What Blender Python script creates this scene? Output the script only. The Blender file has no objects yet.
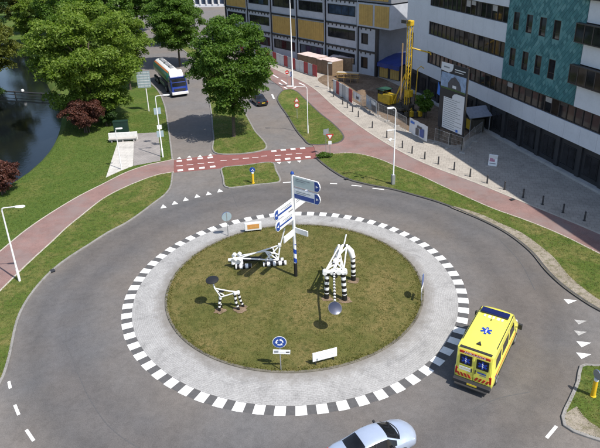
import bpy, bmesh, math, random
import numpy as np
from mathutils import Vector, Matrix
from mathutils.geometry import tessellate_polygon

# ------------------------------------------------------------------ camera, sky, sun, exposure
scene = bpy.context.scene
C = scene.collection
cam_data = bpy.data.cameras.new('camera')
cam = bpy.data.objects.new('camera', cam_data); C.objects.link(cam); scene.camera = cam
PITCH, ROLL = 0.40397, -0.02869
right = Vector((1, 0, 0)); up = Vector((0, math.sin(PITCH), math.cos(PITCH))); fwd = Vector((0, math.cos(PITCH), -math.sin(PITCH)))
cx = math.cos(ROLL) * right + math.sin(ROLL) * up
cy = -math.sin(ROLL) * right + math.cos(ROLL) * up
M = Matrix((cx, cy, -fwd)).transposed().to_4x4()
M.translation = Vector((0.846, -38.064, 25.43))
cam.matrix_world = M
cam_data.sensor_width = 36.0; cam_data.lens = 35.30
cam_data.shift_x = -0.0052; cam_data.shift_y = -0.0786
cam_data.clip_start = 0.5; cam_data.clip_end = 2500

SUN = Vector((0.50, -0.42, 1.0)).normalized()
world = bpy.data.worlds.new('World'); scene.world = world; world.use_nodes = True
wn = world.node_tree.nodes; wl = world.node_tree.links
bg = wn.get('Background') or wn.new('ShaderNodeBackground')
sky = wn.new('ShaderNodeTexSky'); sky.sky_type = 'NISHITA'; sky.sun_disc = False
sky.sun_elevation = math.asin(SUN.z); sky.sun_rotation = math.atan2(SUN.x, SUN.y)
sky.air_density = 1.0; sky.dust_density = 1.2; sky.ozone_density = 1.0
wl.new(sky.outputs[0], bg.inputs[0]); bg.inputs[1].default_value = 0.135
sun_data = bpy.data.lights.new('sun', 'SUN'); sun_data.energy = 4.6; sun_data.angle = math.radians(0.53); sun_data.color = (1.0, 0.955, 0.89)
sun = bpy.data.objects.new('sun', sun_data); C.objects.link(sun)
sun.rotation_euler = SUN.to_track_quat('Z', 'Y').to_euler(); sun.location = (40, -40, 80)
scene.view_settings.view_transform = 'Standard'; scene.view_settings.look = 'None'
scene.view_settings.exposure = 0.38; scene.view_settings.gamma = 1.0; scene.view_settings.use_curve_mapping = False
scene.render.engine = 'CYCLES'

# ------------------------------------------------------------------ helpers
rnd = random.Random(7)
PI = math.pi
MATS = {}
def new_mat(name):
    m = bpy.data.materials.new(name); m.use_nodes = True
    nt = m.node_tree; nt.nodes.clear()
    out = nt.nodes.new('ShaderNodeOutputMaterial'); b = nt.nodes.new('ShaderNodeBsdfPrincipled')
    nt.links.new(b.outputs[0], out.inputs[0]); MATS[name] = m
    return m, nt, b, out
def N(nt, t, **kw):
    n = nt.nodes.new(t)
    for k, v in kw.items():
        if isinstance(k, str) and hasattr(n, k): setattr(n, k, v)
    return n
def ramp(nt, stops, fac):
    r = nt.nodes.new('ShaderNodeValToRGB'); e = r.color_ramp.elements
    while len(e) < len(stops): e.new(0.5)
    for el, (p_, c) in zip(e, stops):
        el.position = p_; el.color = (c[0], c[1], c[2], 1) if not isinstance(c, (int, float)) else (c, c, c, 1)
    nt.links.new(fac, r.inputs[0]); return r.outputs[0]
def noise(nt, scale, detail=6, rough=0.6, coord=None, dist=0.0):
    n = nt.nodes.new('ShaderNodeTexNoise'); n.inputs['Scale'].default_value = scale
    n.inputs['Detail'].default_value = detail; n.inputs['Roughness'].default_value = rough; n.inputs['Distortion'].default_value = dist
    if coord is not None: nt.links.new(coord, n.inputs['Vector'])
    return n.outputs[0]
def mix(nt, fac, a, b_, mode='MIX'):
    m = nt.nodes.new('ShaderNodeMix'); m.data_type = 'RGBA'; m.blend_type = mode
    for s, v in ((0, fac), (6, a), (7, b_)):
        if hasattr(v, 'is_output'): nt.links.new(v, m.inputs[s])
        elif s == 0: m.inputs[s].default_value = v
        else: m.inputs[s].default_value = (v[0], v[1], v[2], 1)
    return m.outputs[2]
def math_n(nt, op, a, b_=0.0, c=0.0):
    m = nt.nodes.new('ShaderNodeMath'); m.operation = op
    for i, v in enumerate((a, b_, c)):
        if hasattr(v, 'is_output'): nt.links.new(v, m.inputs[i])
        else: m.inputs[i].default_value = v
    return m.outputs[0]
def bump(nt, b, h_, strength=0.3, dist=0.02):
    n = nt.nodes.new('ShaderNodeBump'); n.inputs['Strength'].default_value = strength; n.inputs['Distance'].default_value = dist
    nt.links.new(h_, n.inputs['Height']); nt.links.new(n.outputs[0], b.inputs['Normal'])
def coords(nt): return nt.nodes.new('ShaderNodeNewGeometry').outputs['Position']
def simple(name, col, rough=0.6, metal=0.0, var=0.12, scale=3.0, spec=0.5, coat=0.0, bumps=0.0):
    """plain surface with slight grime / tone variation"""
    m, nt, b, o = new_mat(name)
    p_ = coords(nt)
    n1 = noise(nt, scale, 6, 0.65, p_); n2 = noise(nt, scale * 9, 4, 0.6, p_)
    s = math_n(nt, 'ADD', math_n(nt, 'MULTIPLY', n1, 0.65), math_n(nt, 'MULTIPLY', n2, 0.35))
    d = tuple(max(0, c * (1 - var * 1.6)) for c in col); l = tuple(min(1, c * (1 + var)) for c in col)
    nt.links.new(ramp(nt, [(0.3, d), (0.52, col), (0.75, l)], s), b.inputs['Base Color'])
    b.inputs['Roughness'].default_value = rough; b.inputs['Metallic'].default_value = metal
    b.inputs['Specular IOR Level'].default_value = spec
    if coat: b.inputs['Coat Weight'].default_value = coat; b.inputs['Coat Roughness'].default_value = 0.06
    if bumps: bump(nt, b, n2, bumps, 0.02)
    return m

class MB:
    """collects geometry; build() links it as ONE mesh object"""
    def __init__(self): self.v = []; self.f = []; self.m = []; self.uv = {}
    def add(self, vs, fs, mi=0, uvs=None):
        o = len(self.v); self.v += [tuple(x) for x in vs]
        for i, f in enumerate(fs):
            if uvs: self.uv[len(self.f)] = uvs[i]
            self.f.append(tuple(o + k for k in f)); self.m.append(mi)
        return self
    def box(self, c, s, mi=0, rot=None, taper=1.0):
        x, y, z = s[0] / 2, s[1] / 2, s[2] / 2
        vs = [Vector((a * x * (taper if k > 0 else 1), b_ * y * (taper if k > 0 else 1), k * z)) for k in (-1, 1) for (a, b_) in ((-1, -1), (1, -1), (1, 1), (-1, 1))]
        if rot is not None: vs = [rot @ v for v in vs]
        vs = [v + Vector(c) for v in vs]
        return self.add(vs, [(3, 2, 1, 0), (4, 5, 6, 7), (0, 1, 5, 4), (1, 2, 6, 5), (2, 3, 7, 6), (3, 0, 4, 7)], mi)
    def box2(self, a, b_, mi=0):
        return self.box([(a[i] + b_[i]) / 2 for i in range(3)], [abs(b_[i] - a[i]) for i in range(3)], mi)
    def tube(self, pts, rad, n=8, mi=0, cap=True):
        pts = [Vector(p_) for p_ in pts]
        if isinstance(rad, (int, float)): rad = [rad] * len(pts)
        rings = []; prev = None; L = 0; Ls = []
        for i, p_ in enumerate(pts):
            if i: L += (p_ - pts[i - 1]).length
            Ls.append(L)
            t = (pts[min(i + 1, len(pts) - 1)] - pts[max(i - 1, 0)]).normalized()
            if prev is None: a = t.orthogonal().normalized()
            else:
                a = prev - t * prev.dot(t)
                a = a.normalized() if a.length > 1e-6 else t.orthogonal().normalized()
            prev = a; b_ = t.cross(a)
            rings.append([p_ + (a * math.cos(k * 2 * PI / n) + b_ * math.sin(k * 2 * PI / n)) * rad[i] for k in range(n)])
        vs = [v for r in rings for v in r]; fs = []; uvs = []
        for i in range(len(rings) - 1):
            for k in range(n):
                k2 = (k + 1) % n
                fs.append((i * n + k, i * n + k2, (i + 1) * n + k2, (i + 1) * n + k))
                uvs.append(((k / n, Ls[i]), ((k + 1) / n, Ls[i]), ((k + 1) / n, Ls[i + 1]), (k / n, Ls[i + 1])))
        if cap:
            fs.append(tuple(range(n - 1, -1, -1))); uvs.append([(0, 0)] * n)
            fs.append(tuple((len(rings) - 1) * n + k for k in range(n))); uvs.append([(0, L)] * n)
        return self.add(vs, fs, mi, uvs)
    def prism(self, pts, z0, z1, mi=0, axis='z'):
        """closed polygon extruded between z0 and z1 along an axis"""
        n = len(pts)
        def P(x, y, z): return {'z': (x, y, z), 'y': (x, z, y), 'x': (z, x, y)}[axis]
        vs = [P(x, y, z0) for x, y in pts] + [P(x, y, z1) for x, y in pts]
        fs = [(k, (k + 1) % n, n + (k + 1) % n, n + k) for k in range(n)]
        tri = tessellate_polygon([[Vector((x, y, 0)) for x, y in pts]])
        fs += [tuple(reversed(t)) for t in tri] + [tuple(n + k for k in t) for t in tri]
        return self.add(vs, fs, mi)
    def loft(self, rings, mi=0, cap=True, closed=True, mif=None):
        n = len(rings[0]); vs = [v for r in rings for v in r]; o = len(self.v); fs = []; ms = []
        for i in range(len(rings) - 1):
            for k in range(n if closed else n - 1):
                k2 = (k + 1) % n
                fs.append((i * n + k, i * n + k2, (i + 1) * n + k2, (i + 1) * n + k)); ms.append(mif(i, k) if mif else mi)
        if cap:
            fs.append(tuple(range(n - 1, -1, -1))); ms.append(mi)
            fs.append(tuple((len(rings) - 1) * n + k for k in range(n))); ms.append(mi)
        self.v += [tuple(x) for x in vs]
        for f, q in zip(fs, ms): self.f.append(tuple(o + k for k in f)); self.m.append(q)
        return self
    def xf(self, mat4):
        self.v = [tuple(mat4 @ Vector(v)) for v in self.v]; return self
    def mesh(self, name, mats, smooth=False, angle=40):
        me = bpy.data.meshes.new(name); me.from_pydata(self.v, [], self.f)
        if not isinstance(mats, (list, tuple)): mats = [mats]
        for m in mats: me.materials.append(MATS[m] if isinstance(m, str) else m)
        if len(mats) > 1: me.polygons.foreach_set('material_index', self.m)
        if self.uv:
            uvl = me.uv_layers.new(name='UVMap')
            for p_ in me.polygons:
                u = self.uv.get(p_.index)
                if u:
                    for li, c in zip(p_.loop_indices, u): uvl.data[li].uv = c
        bm = bmesh.new(); bm.from_mesh(me); bmesh.ops.recalc_face_normals(bm, faces=bm.faces); bm.to_mesh(me); bm.free()
        if smooth:
            me.polygons.foreach_set('use_smooth', [True] * len(me.polygons))
            try: me.set_sharp_from_angle(angle=math.radians(angle))
            except Exception: pass
        me.update(); return me
    def build(self, name, mats, parent=None, smooth=False, angle=40, bevel=0.0):
        o = bpy.data.objects.new(name, self.mesh(name, mats, smooth, angle)); C.objects.link(o)
        if parent is not None: o.parent = parent
        if bevel:
            bv = o.modifiers.new('bevel', 'BEVEL'); bv.width = bevel; bv.segments = 2; bv.limit_method = 'ANGLE'; bv.angle_limit = math.radians(40)
        return o
def tag(o, label, cat, group=None, kind=None):
    o['label'] = label
    if cat: o['category'] = cat
    if group: o['group'] = group
    if kind: o['kind'] = kind
    return o
def thing(name, label, cat, loc=(0, 0, 0), rz=0.0, group=None):
    o = bpy.data.objects.new(name, None); C.objects.link(o)
    o.location = loc if len(loc) == 3 else (loc[0], loc[1], 0); o.rotation_euler = (0, 0, rz); o.empty_display_size = 0.3
    return tag(o, label, cat, group)
def structure(o): o['kind'] = 'structure'; return o
def inst(src, parent, loc=None, rot=None, scale=None):
    o = src.copy(); C.objects.link(o); o.parent = parent
    if loc is not None: o.location = loc
    if rot is not None: o.rotation_euler = rot
    if scale is not None: o.scale = scale
    return o
def shared(name, me, parent, loc=(0, 0, 0), rot=(0, 0, 0), scale=(1, 1, 1)):
    o = bpy.data.objects.new(name, me); C.objects.link(o); o.parent = parent
    o.location = loc; o.rotation_euler = rot; o.scale = scale; return o
def text_mesh(name, s, size, mat, parent, M4, ext=0.002):
    cu = bpy.data.curves.new(name, 'FONT'); cu.body = s; cu.size = size; cu.align_x = 'CENTER'; cu.align_y = 'CENTER'; cu.extrude = ext
    t = bpy.data.objects.new(name, cu); C.objects.link(t)
    dg = bpy.context.evaluated_depsgraph_get()
    me = bpy.data.meshes.new_from_object(t.evaluated_get(dg)); bpy.data.objects.remove(t)
    me.transform(M4); me.materials.clear(); me.materials.append(MATS[mat])
    o = bpy.data.objects.new(name, me); C.objects.link(o); o.parent = parent; return o
def catmull(pts, step=0.6, closed=False):
    P = [Vector((p_[0], p_[1])) for p_ in pts]; out = []; n = len(P)
    for i in range(n if closed else n - 1):
        p1, p2 = P[i], P[(i + 1) % n]
        p0 = P[i - 1] if (closed or i > 0) else p1 * 2 - p2
        p3 = P[(i + 2) % n] if (closed or i + 2 < n) else p2 * 2 - p1
        m = max(1, int((p2 - p1).length / step))
        # centripetal parametrisation keeps the curve from overshooting
        t0 = 0; t1 = t0 + max(1e-4, (p1 - p0).length ** 0.5); t2 = t1 + max(1e-4, (p2 - p1).length ** 0.5); t3 = t2 + max(1e-4, (p3 - p2).length ** 0.5)
        for k in range(m):
            t = t1 + (t2 - t1) * k / m
            a1 = p0 * ((t1 - t) / (t1 - t0)) + p1 * ((t - t0) / (t1 - t0)); a2 = p1 * ((t2 - t) / (t2 - t1)) + p2 * ((t - t1) / (t2 - t1))
            a3 = p2 * ((t3 - t) / (t3 - t2)) + p3 * ((t - t2) / (t3 - t2))
            b1 = a1 * ((t2 - t) / (t2 - t0)) + a2 * ((t - t0) / (t2 - t0)); b2 = a2 * ((t3 - t) / (t3 - t1)) + a3 * ((t - t1) / (t3 - t1))
            q = b1 * ((t2 - t) / (t2 - t1)) + b2 * ((t - t1) / (t2 - t1)); out.append((q.x, q.y))
    if not closed: out.append(tuple(P[-1]))
    return out
def sheet(name, pts, z, mat, skirt=0.0, parent=None, struct=True):
    n = len(pts); tri = tessellate_polygon([[Vector((x, y, 0)) for x, y in pts]])
    mb = MB(); vs = [(x, y, z) for x, y in pts]; fs = [tuple(t) for t in tri]
    if skirt:
        vs += [(x, y, z - skirt) for x, y in pts]; fs += [(k, (k + 1) % n, n + (k + 1) % n, n + k) for k in range(n)]
    mb.add(vs, fs); o = mb.build(name, mat, parent)
    me = o.data                                               # make the top face upward
    for p_ in me.polygons:
        if abs(p_.normal.z) > 0.9:
            if p_.normal.z < 0: me.flip_normals()
            break
    if struct and parent is None: structure(o)
    return o
def sweep(name, pts, w, z0, z1, mat, parent=None, closed=False, off=0.0, chamfer=0.02):
    """kerb / edging of width w swept along a polyline, shifted sideways by off"""
    n = len(pts); P = [Vector((p_[0], p_[1])) for p_ in pts]; rings = []
    for i in range(n):
        a = P[i - 1] if (closed or i > 0) else P[i]; b_ = P[(i + 1) % n] if (closed or i < n - 1) else P[i]
        t = (b_ - a).normalized(); s = Vector((t.y, -t.x)); c = P[i] + s * off
        prof = [(-w / 2, z0), (-w / 2, z1 - chamfer), (-w / 2 + chamfer, z1), (w / 2 - chamfer, z1), (w / 2, z1 - chamfer), (w / 2, z0)]
        rings.append([(c.x + s.x * q, c.y + s.y * q, z) for q, z in prof])
    if closed: rings.append(rings[0])
    o = MB().loft(rings, closed=True, cap=not closed).build(name, mat, parent)
    if parent is None: structure(o)
    return o
ORD = ['first', 'second', 'third', 'fourth', 'fifth', 'sixth', 'seventh', 'eighth', 'ninth', 'tenth', 'eleventh', 'twelfth', 'thirteenth', 'fourteenth', 'fifteenth', 'sixteenth', 'seventeenth', 'eighteenth', 'nineteenth', 'twentieth', 'twenty-first', 'twenty-second', 'twenty-third', 'twenty-fourth']

# ------------------------------------------------------------------ materials
def mat_asphalt():
    m, nt, b, o = new_mat('asphalt'); p_ = coords(nt)
    sep = nt.nodes.new('ShaderNodeSeparateXYZ'); nt.links.new(p_, sep.inputs[0])
    r = math_n(nt, 'SQRT', math_n(nt, 'ADD', math_n(nt, 'MULTIPLY', sep.outputs[0], sep.outputs[0]), math_n(nt, 'MULTIPLY', sep.outputs[1], sep.outputs[1])))
    big = noise(nt, 0.11, 5, 0.6, p_); rr = math_n(nt, 'ADD', r, math_n(nt, 'MULTIPLY', math_n(nt, 'SUBTRACT', big, 0.5), 3.2))
    f = math_n(nt, 'DIVIDE', rr, 40.0)
    wear = ramp(nt, [(0.30, (0.142, 0.131, 0.122)), (0.36, (0.130, 0.121, 0.114)), (0.40, (0.104, 0.098, 0.095)), (0.435, (0.118, 0.110, 0.105)), (0.465, (0.103, 0.097, 0.093)), (0.52, (0.152, 0.140, 0.129)), (0.62, (0.160, 0.147, 0.136))], f)
    n2 = noise(nt, 0.5, 6, 0.65, p_); blot = ramp(nt, [(0.3, 0.88), (0.55, 1.0), (0.8, 1.1)], n2)
    c = mix(nt, 1.0, wear, blot, 'MULTIPLY')
    grain = noise(nt, 16, 3, 0.8, p_); c = mix(nt, 1.0, c, ramp(nt, [(0.25, 0.72), (0.5, 1.0), (0.78, 1.3)], grain), 'MULTIPLY')
    tint = noise(nt, 0.09, 4, 0.6, p_); c = mix(nt, 1.0, c, ramp(nt, [(0.35, (0.93, 0.97, 1.03)), (0.65, (1.05, 0.99, 0.93))], tint), 'MULTIPLY')
    n5 = noise(nt, 2.2, 6, 0.75, p_, 0.5); c = mix(nt, 1.0, c, ramp(nt, [(0.28, 0.82), (0.5, 1.0), (0.74, 1.16)], n5), 'MULTIPLY')
    nt.links.new(c, b.inputs['Base Color']); b.inputs['Roughness'].default_value = 0.82; b.inputs['Specular IOR Level'].default_value = 0.35
    bump(nt, b, grain, 0.5, 0.01)
def mat_grass(name, base, dry, dark, bias=0.5, scale=0.3):
    m, nt, b, o = new_mat(name); p_ = coords(nt)
    n1 = noise(nt, scale, 7, 0.68, p_, 0.4); n2 = noise(nt, 2.6, 6, 0.7, p_); n3 = noise(nt, 22, 3, 0.8, p_)
    c = mix(nt, ramp(nt, [(bias - 0.10, 0.0), (bias + 0.12, 1.0)], n1), base, dry)
    c = mix(nt, ramp(nt, [(0.36, 0.85), (0.52, 0.0)], n2), c, dark)
    c = mix(nt, ramp(nt, [(0.58, 0.0), (0.74, 0.55)], n2), c, dry)
    c = mix(nt, 1.0, c, ramp(nt, [(0.28, 0.45), (0.5, 1.0), (0.75, 1.55)], n3), 'MULTIPLY')
    nt.links.new(c, b.inputs['Base Color']); b.inputs['Roughness'].default_value = 0.9; b.inputs['Specular IOR Level'].default_value = 0.15
    bump(nt, b, n3, 0.9, 0.05)
def mat_red_path():
    m, nt, b, o = new_mat('red_paving'); p_ = coords(nt)
    br = nt.nodes.new('ShaderNodeTexBrick'); nt.links.new(p_, br.inputs['Vector']); br.inputs['Scale'].default_value = 3.2; br.inputs['Mortar Size'].default_value = 0.03
    br.inputs['Color1'].default_value = (0.255, 0.150, 0.132, 1); br.inputs['Color2'].default_value = (0.225, 0.130, 0.117, 1); br.inputs['Mortar'].default_value = (0.16, 0.11, 0.095, 1)
    c = mix(nt, 1.0, br.outputs[0], ramp(nt, [(0.3, 0.78), (0.5, 1.0), (0.75, 1.22)], noise(nt, 0.45, 6, 0.65, p_)), 'MULTIPLY')
    c = mix(nt, 1.0, c, ramp(nt, [(0.3, 0.8), (0.7, 1.2)], noise(nt, 14, 3, 0.7, p_)), 'MULTIPLY')
    c = mix(nt, ramp(nt, [(0.45, 0.0), (0.62, 0.65)], noise(nt, 0.3, 5, 0.65, p_)), c, (0.205, 0.165, 0.155))
    nt.links.new(c, b.inputs['Base Color']); b.inputs['Roughness'].default_value = 0.85
def mat_setts():
    """ring of small concrete setts laid in circles"""
    m, nt, b, o = new_mat('apron_setts'); uv = nt.nodes.new('ShaderNodeUVMap'); p_ = coords(nt)
    br = nt.nodes.new('ShaderNodeTexBrick'); nt.links.new(uv.outputs[0], br.inputs['Vector']); br.inputs['Scale'].default_value = 1.0
    br.inputs['Brick Width'].default_value = 0.24; br.inputs['Row Height'].default_value = 0.12; br.inputs['Mortar Size'].default_value = 0.012
    br.inputs['Color1'].default_value = (0.345, 0.340, 0.330, 1); br.inputs['Color2'].default_value = (0.310, 0.305, 0.297, 1); br.inputs['Mortar'].default_value = (0.255, 0.248, 0.238, 1)
    c = mix(nt, 1.0, br.outputs[0], ramp(nt, [(0.3, 0.66), (0.48, 1.0), (0.75, 1.22)], noise(nt, 0.55, 8, 0.75, p_, 0.6)), 'MULTIPLY')
    c = mix(nt, 1.0, c, ramp(nt, [(0.3, 0.8), (0.7, 1.15)], noise(nt, 9, 4, 0.7, p_)), 'MULTIPLY')
    # dirt and moss next to the island kerb
    sep = nt.nodes.new('ShaderNodeSeparateXYZ'); nt.links.new(uv.outputs[0], sep.inputs[0])
    e = math_n(nt, 'ADD', sep.outputs[1], math_n(nt, 'MULTIPLY', math_n(nt, 'SUBTRACT', noise(nt, 1.4, 6, 0.7, p_), 0.5), 1.6))
    c = mix(nt, ramp(nt, [(0.15, 0.8), (1.0, 0.0)], e), c, (0.17, 0.155, 0.135))
    nt.links.new(c, b.inputs['Base Color']); b.inputs['Roughness'].default_value = 0.85; bump(nt, b, br.outputs[1], -0.25, 0.01)
def mat_pavers(name, c1, c2, mort, sc, bw=0.6, rh=0.3, rot=0.0):
    m, nt, b, o = new_mat(name); p_ = coords(nt)
    mp = nt.nodes.new('ShaderNodeMapping'); mp.inputs['Rotation'].default_value = (0, 0, rot); nt.links.new(p_, mp.inputs[0])
    br = nt.nodes.new('ShaderNodeTexBrick'); nt.links.new(mp.outputs[0], br.inputs['Vector']); br.inputs['Scale'].default_value = sc
    br.inputs['Brick Width'].default_value = bw; br.inputs['Row Height'].default_value = rh; br.inputs['Mortar Size'].default_value = 0.015
    for k, v in (('Color1', c1), ('Color2', c2), ('Mortar', mort)): br.inputs[k].default_value = (*v, 1)
    c = mix(nt, 1.0, br.outputs[0], ramp(nt, [(0.3, 0.75), (0.5, 1.0), (0.75, 1.15)], noise(nt, 0.5, 7, 0.7, p_)), 'MULTIPLY')
    c = mix(nt, 1.0, c, ramp(nt, [(0.3, 0.85), (0.7, 1.15)], noise(nt, 10, 3, 0.7, p_)), 'MULTIPLY')
    nt.links.new(c, b.inputs['Base Color']); b.inputs['Roughness'].default_value = 0.85
def mat_leaf(name, dark, mid, light, trans=0.35):
    m, nt, b, o = new_mat(name)
    g = nt.nodes.new('ShaderNodeNewGeometry')
    n1 = noise(nt, 0.55, 3, 0.6, g.outputs['Position'])
    f = math_n(nt, 'ADD', math_n(nt, 'MULTIPLY', g.outputs['Random Per Island'], 0.6), math_n(nt, 'MULTIPLY', n1, 0.4))
    c = ramp(nt, [(0.1, dark), (0.5, mid), (0.9, light)], f)
    nt.links.new(c, b.inputs['Base Color']); b.inputs['Roughness'].default_value = 0.55; b.inputs['Specular IOR Level'].default_value = 0.3
    t = nt.nodes.new('ShaderNodeBsdfTranslucent'); nt.links.new(mix(nt, 1.0, c, (1.3, 1.35, 0.7), 'MULTIPLY'), t.inputs[0])
    ms = nt.nodes.new('ShaderNodeMixShader'); ms.inputs[0].default_value = trans
    nt.links.new(b.outputs[0], ms.inputs[1]); nt.links.new(t.outputs[0], ms.inputs[2]); nt.links.new(ms.outputs[0], o.inputs[0])
def mat_stripes(name, ca, cb, period, phase=0.0, skew=0.0, low=None, lowlen=0.0):
    """bands along a tube, by its own UV; an optional plain band at the foot"""
    m, nt, b, o = new_mat(name); uv = nt.nodes.new('ShaderNodeUVMap'); sep = nt.nodes.new('ShaderNodeSeparateXYZ'); nt.links.new(uv.outputs[0], sep.inputs[0])
    v = math_n(nt, 'ADD', math_n(nt, 'DIVIDE', sep.outputs[1], period), math_n(nt, 'MULTIPLY', sep.outputs[0], skew))
    fr = math_n(nt, 'FRACT', math_n(nt, 'ADD', v, phase)); s = math_n(nt, 'GREATER_THAN', fr, 0.5)
    c = mix(nt, s, ca, cb)
    if low is not None: c = mix(nt, math_n(nt, 'LESS_THAN', sep.outputs[1], lowlen), c, low)
    nt.links.new(c, b.inputs['Base Color']); b.inputs['Roughness'].default_value = 0.45
def mat_glass(name, tint=(0.02, 0.025, 0.03), rough=0.06):
    m, nt, b, o = new_mat(name); p_ = coords(nt)
    nt.links.new(ramp(nt, [(0.3, tuple(c * 0.6 for c in tint)), (0.7, tuple(c * 1.7 for c in tint))], noise(nt, 0.7, 3, 0.5, p_)), b.inputs['Base Color'])
    b.inputs['Roughness'].default_value = rough; b.inputs['Specular IOR Level'].default_value = 0.42
def mat_water():
    m, nt, b, o = new_mat('water'); p_ = coords(nt)
    b.inputs['Base Color'].default_value = (0.006, 0.008, 0.009, 1); b.inputs['Roughness'].default_value = 0.07; b.inputs['IOR'].default_value = 1.33
    bump(nt, b, noise(nt, 1.8, 5, 0.6, p_, 0.6), 0.12, 0.06)
mat_asphalt(); mat_red_path(); mat_setts(); mat_water()
mat_grass('grass_lawn', (0.075, 0.118, 0.022), (0.135, 0.145, 0.040), (0.040, 0.072, 0.014), 0.58)
mat_grass('grass_verge', (0.082, 0.120, 0.022), (0.185, 0.165, 0.058), (0.042, 0.072, 0.014), 0.55, 0.4)
mat_grass('grass_island', (0.105, 0.108, 0.030), (0.185, 0.150, 0.058), (0.060, 0.072, 0.018), 0.50, 0.24)
mat_grass('soil_bare', (0.26, 0.225, 0.175), (0.33, 0.29, 0.235), (0.14, 0.13, 0.07), 0.5, 0.5)
mat_grass('earth_brown', (0.15, 0.105, 0.07), (0.23, 0.17, 0.12), (0.09, 0.065, 0.045), 0.5, 0.3)
mat_grass('far_ground', (0.07, 0.10, 0.025), (0.12, 0.12, 0.045), (0.04, 0.06, 0.016), 0.5, 0.05)
mat_pavers('plaza_pavers', (0.36, 0.325, 0.28), (0.32, 0.29, 0.25), (0.20, 0.18, 0.155), 1.0, 0.6, 0.6, 0.28)
mat_pavers('stop_slabs', (0.50, 0.48, 0.44), (0.45, 0.43, 0.40), (0.28, 0.26, 0.23), 1.0, 0.9, 0.9, 0.15)
mat_pavers('stop_bricks', (0.30, 0.275, 0.26), (0.25, 0.23, 0.22), (0.13, 0.12, 0.11), 1.0, 0.42, 0.21, 0.15)
mat_leaf('leaf_maple', (0.068, 0.125, 0.013), (0.138, 0.218, 0.024), (0.240, 0.310, 0.062), 0.45)
mat_leaf('leaf_green', (0.038, 0.095, 0.010), (0.078, 0.155, 0.017), (0.135, 0.215, 0.032), 0.42)
mat_leaf('leaf_dark', (0.014, 0.036, 0.008), (0.028, 0.062, 0.012), (0.050, 0.095, 0.020))
mat_leaf('leaf_yellow', (0.055, 0.075, 0.010), (0.105, 0.125, 0.016), (0.165, 0.170, 0.030))
mat_leaf('leaf_copper', (0.042, 0.014, 0.011), (0.088, 0.032, 0.022), (0.165, 0.066, 0.042), 0.3)
mat_leaf('leaf_grass', (0.115, 0.125, 0.028), (0.170, 0.170, 0.050), (0.270, 0.225, 0.095), 0.45)
simple('bark', (0.085, 0.068, 0.050), 0.9, var=0.35, scale=4, bumps=0.6)
simple('kerb_stone', (0.235, 0.225, 0.21), 0.85, var=0.25, scale=1.5)
simple('kerb_mossy', (0.13, 0.118, 0.09), 0.9, var=0.55, scale=2.2)
simple('kerb_dark', (0.075, 0.072, 0.066), 0.85, var=0.3, scale=1.5)
simple('edging_pale', (0.40, 0.365, 0.31), 0.85, var=0.2, scale=1.5)
simple('paint_white', (0.80, 0.80, 0.78), 0.6, var=0.12, scale=2.5)
simple('paint_worn', (0.40, 0.39, 0.37), 0.7, var=0.45, scale=6)
simple('dark_block', (0.090, 0.088, 0.088), 0.8, var=0.2, scale=5)
simple('metal_white', (0.74, 0.74, 0.73), 0.4, var=0.05)
simple('metal_grey', (0.36, 0.37, 0.38), 0.4, metal=0.4, var=0.1)
simple('metal_dark', (0.035, 0.035, 0.037), 0.5, var=0.1)
simple('black', (0.015, 0.015, 0.016), 0.5, var=0.1)
simple('rubber', (0.018, 0.018, 0.018), 0.8, var=0.1)
simple('sign_blue', (0.012, 0.055, 0.27), 0.35, var=0.05)
simple('sign_white', (0.78, 0.79, 0.79), 0.35, var=0.05)
simple('sign_green_grey', (0.50, 0.58, 0.56), 0.35, var=0.05)
simple('sign_red', (0.50, 0.025, 0.025), 0.4, var=0.05)
simple('sign_back', (0.30, 0.38, 0.42), 0.45, var=0.08)
simple('text_grey', (0.22, 0.24, 0.26), 0.5, var=0.1)
simple('text_pale', (0.62, 0.64, 0.66), 0.5, var=0.1)
simple('yellow_paint', (0.75, 0.46, 0.02), 0.5, var=0.08)
simple('orange_panel', (0.62, 0.30, 0.09), 0.5, var=0.2, scale=5)

# ================================================================== THE GROUND
BANK = catmull([(-120, 175), (-92, 146), (-77.93, 122.54), (-58.36, 97.08), (-45.0, 70.0), (-36.0, 52.0), (-31.86, 38.33), (-30.49, 28.92), (-31.10, 22.01), (-34.5, 14.0), (-43, 2), (-70, -9), (-160, -25)], 2.5)
def offset(pts, d):
    out = []
    for i in range(len(pts)):
        a = Vector(pts[max(i - 1, 0)]); b_ = Vector(pts[min(i + 1, len(pts) - 1)]); t = (b_ - a).normalized()
        out.append((pts[i][0] + t.y * d, pts[i][1] - t.x * d))
    return out
LBANK = offset(BANK, 12.5)
g = sheet('ground', [(700, 900), (-900, 900), (-900, 190)] + BANK + [(-160, -300), (700, -300)], -0.06, 'far_ground')
g2 = sheet('ground_across_the_canal', [(-900, 190)] + LBANK + [(-160, -300), (-900, -300)], -0.06, 'far_ground')
w = sheet('canal_water', offset(BANK, 0.9) + list(reversed(offset(BANK, 11.8))), -0.95, 'water')
def bank_strip(name, line, d):
    a = line; b1 = offset(line, d * 0.35); b2 = offset(line, d)
    mb = MB(); n = len(a)
    mb.add([(x, y, 0.055) for x, y in a] + [(x, y, -0.12) for x, y in b1] + [(x, y, -1.3) for x, y in b2],
           [(i, i + 1, n + i + 1, n + i) for i in range(n - 1)] + [(n + i, n + i + 1, 2 * n + i + 1, 2 * n + i) for i in range(n - 1)])
    return structure(mb.build(name, 'grass_lawn', smooth=True))
bank_strip('canal_bank', BANK, 1.3); bank_strip('canal_bank', LBANK, -1.3)

road = sheet('road', [(-70, -90), (110, -90), (110, 70), (0, 130), (-62, 178), (-75, 170), (-30, 66), (-27, 30), (-28.5, 14), (-70, -12)], 0.0, 'asphalt')

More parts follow.
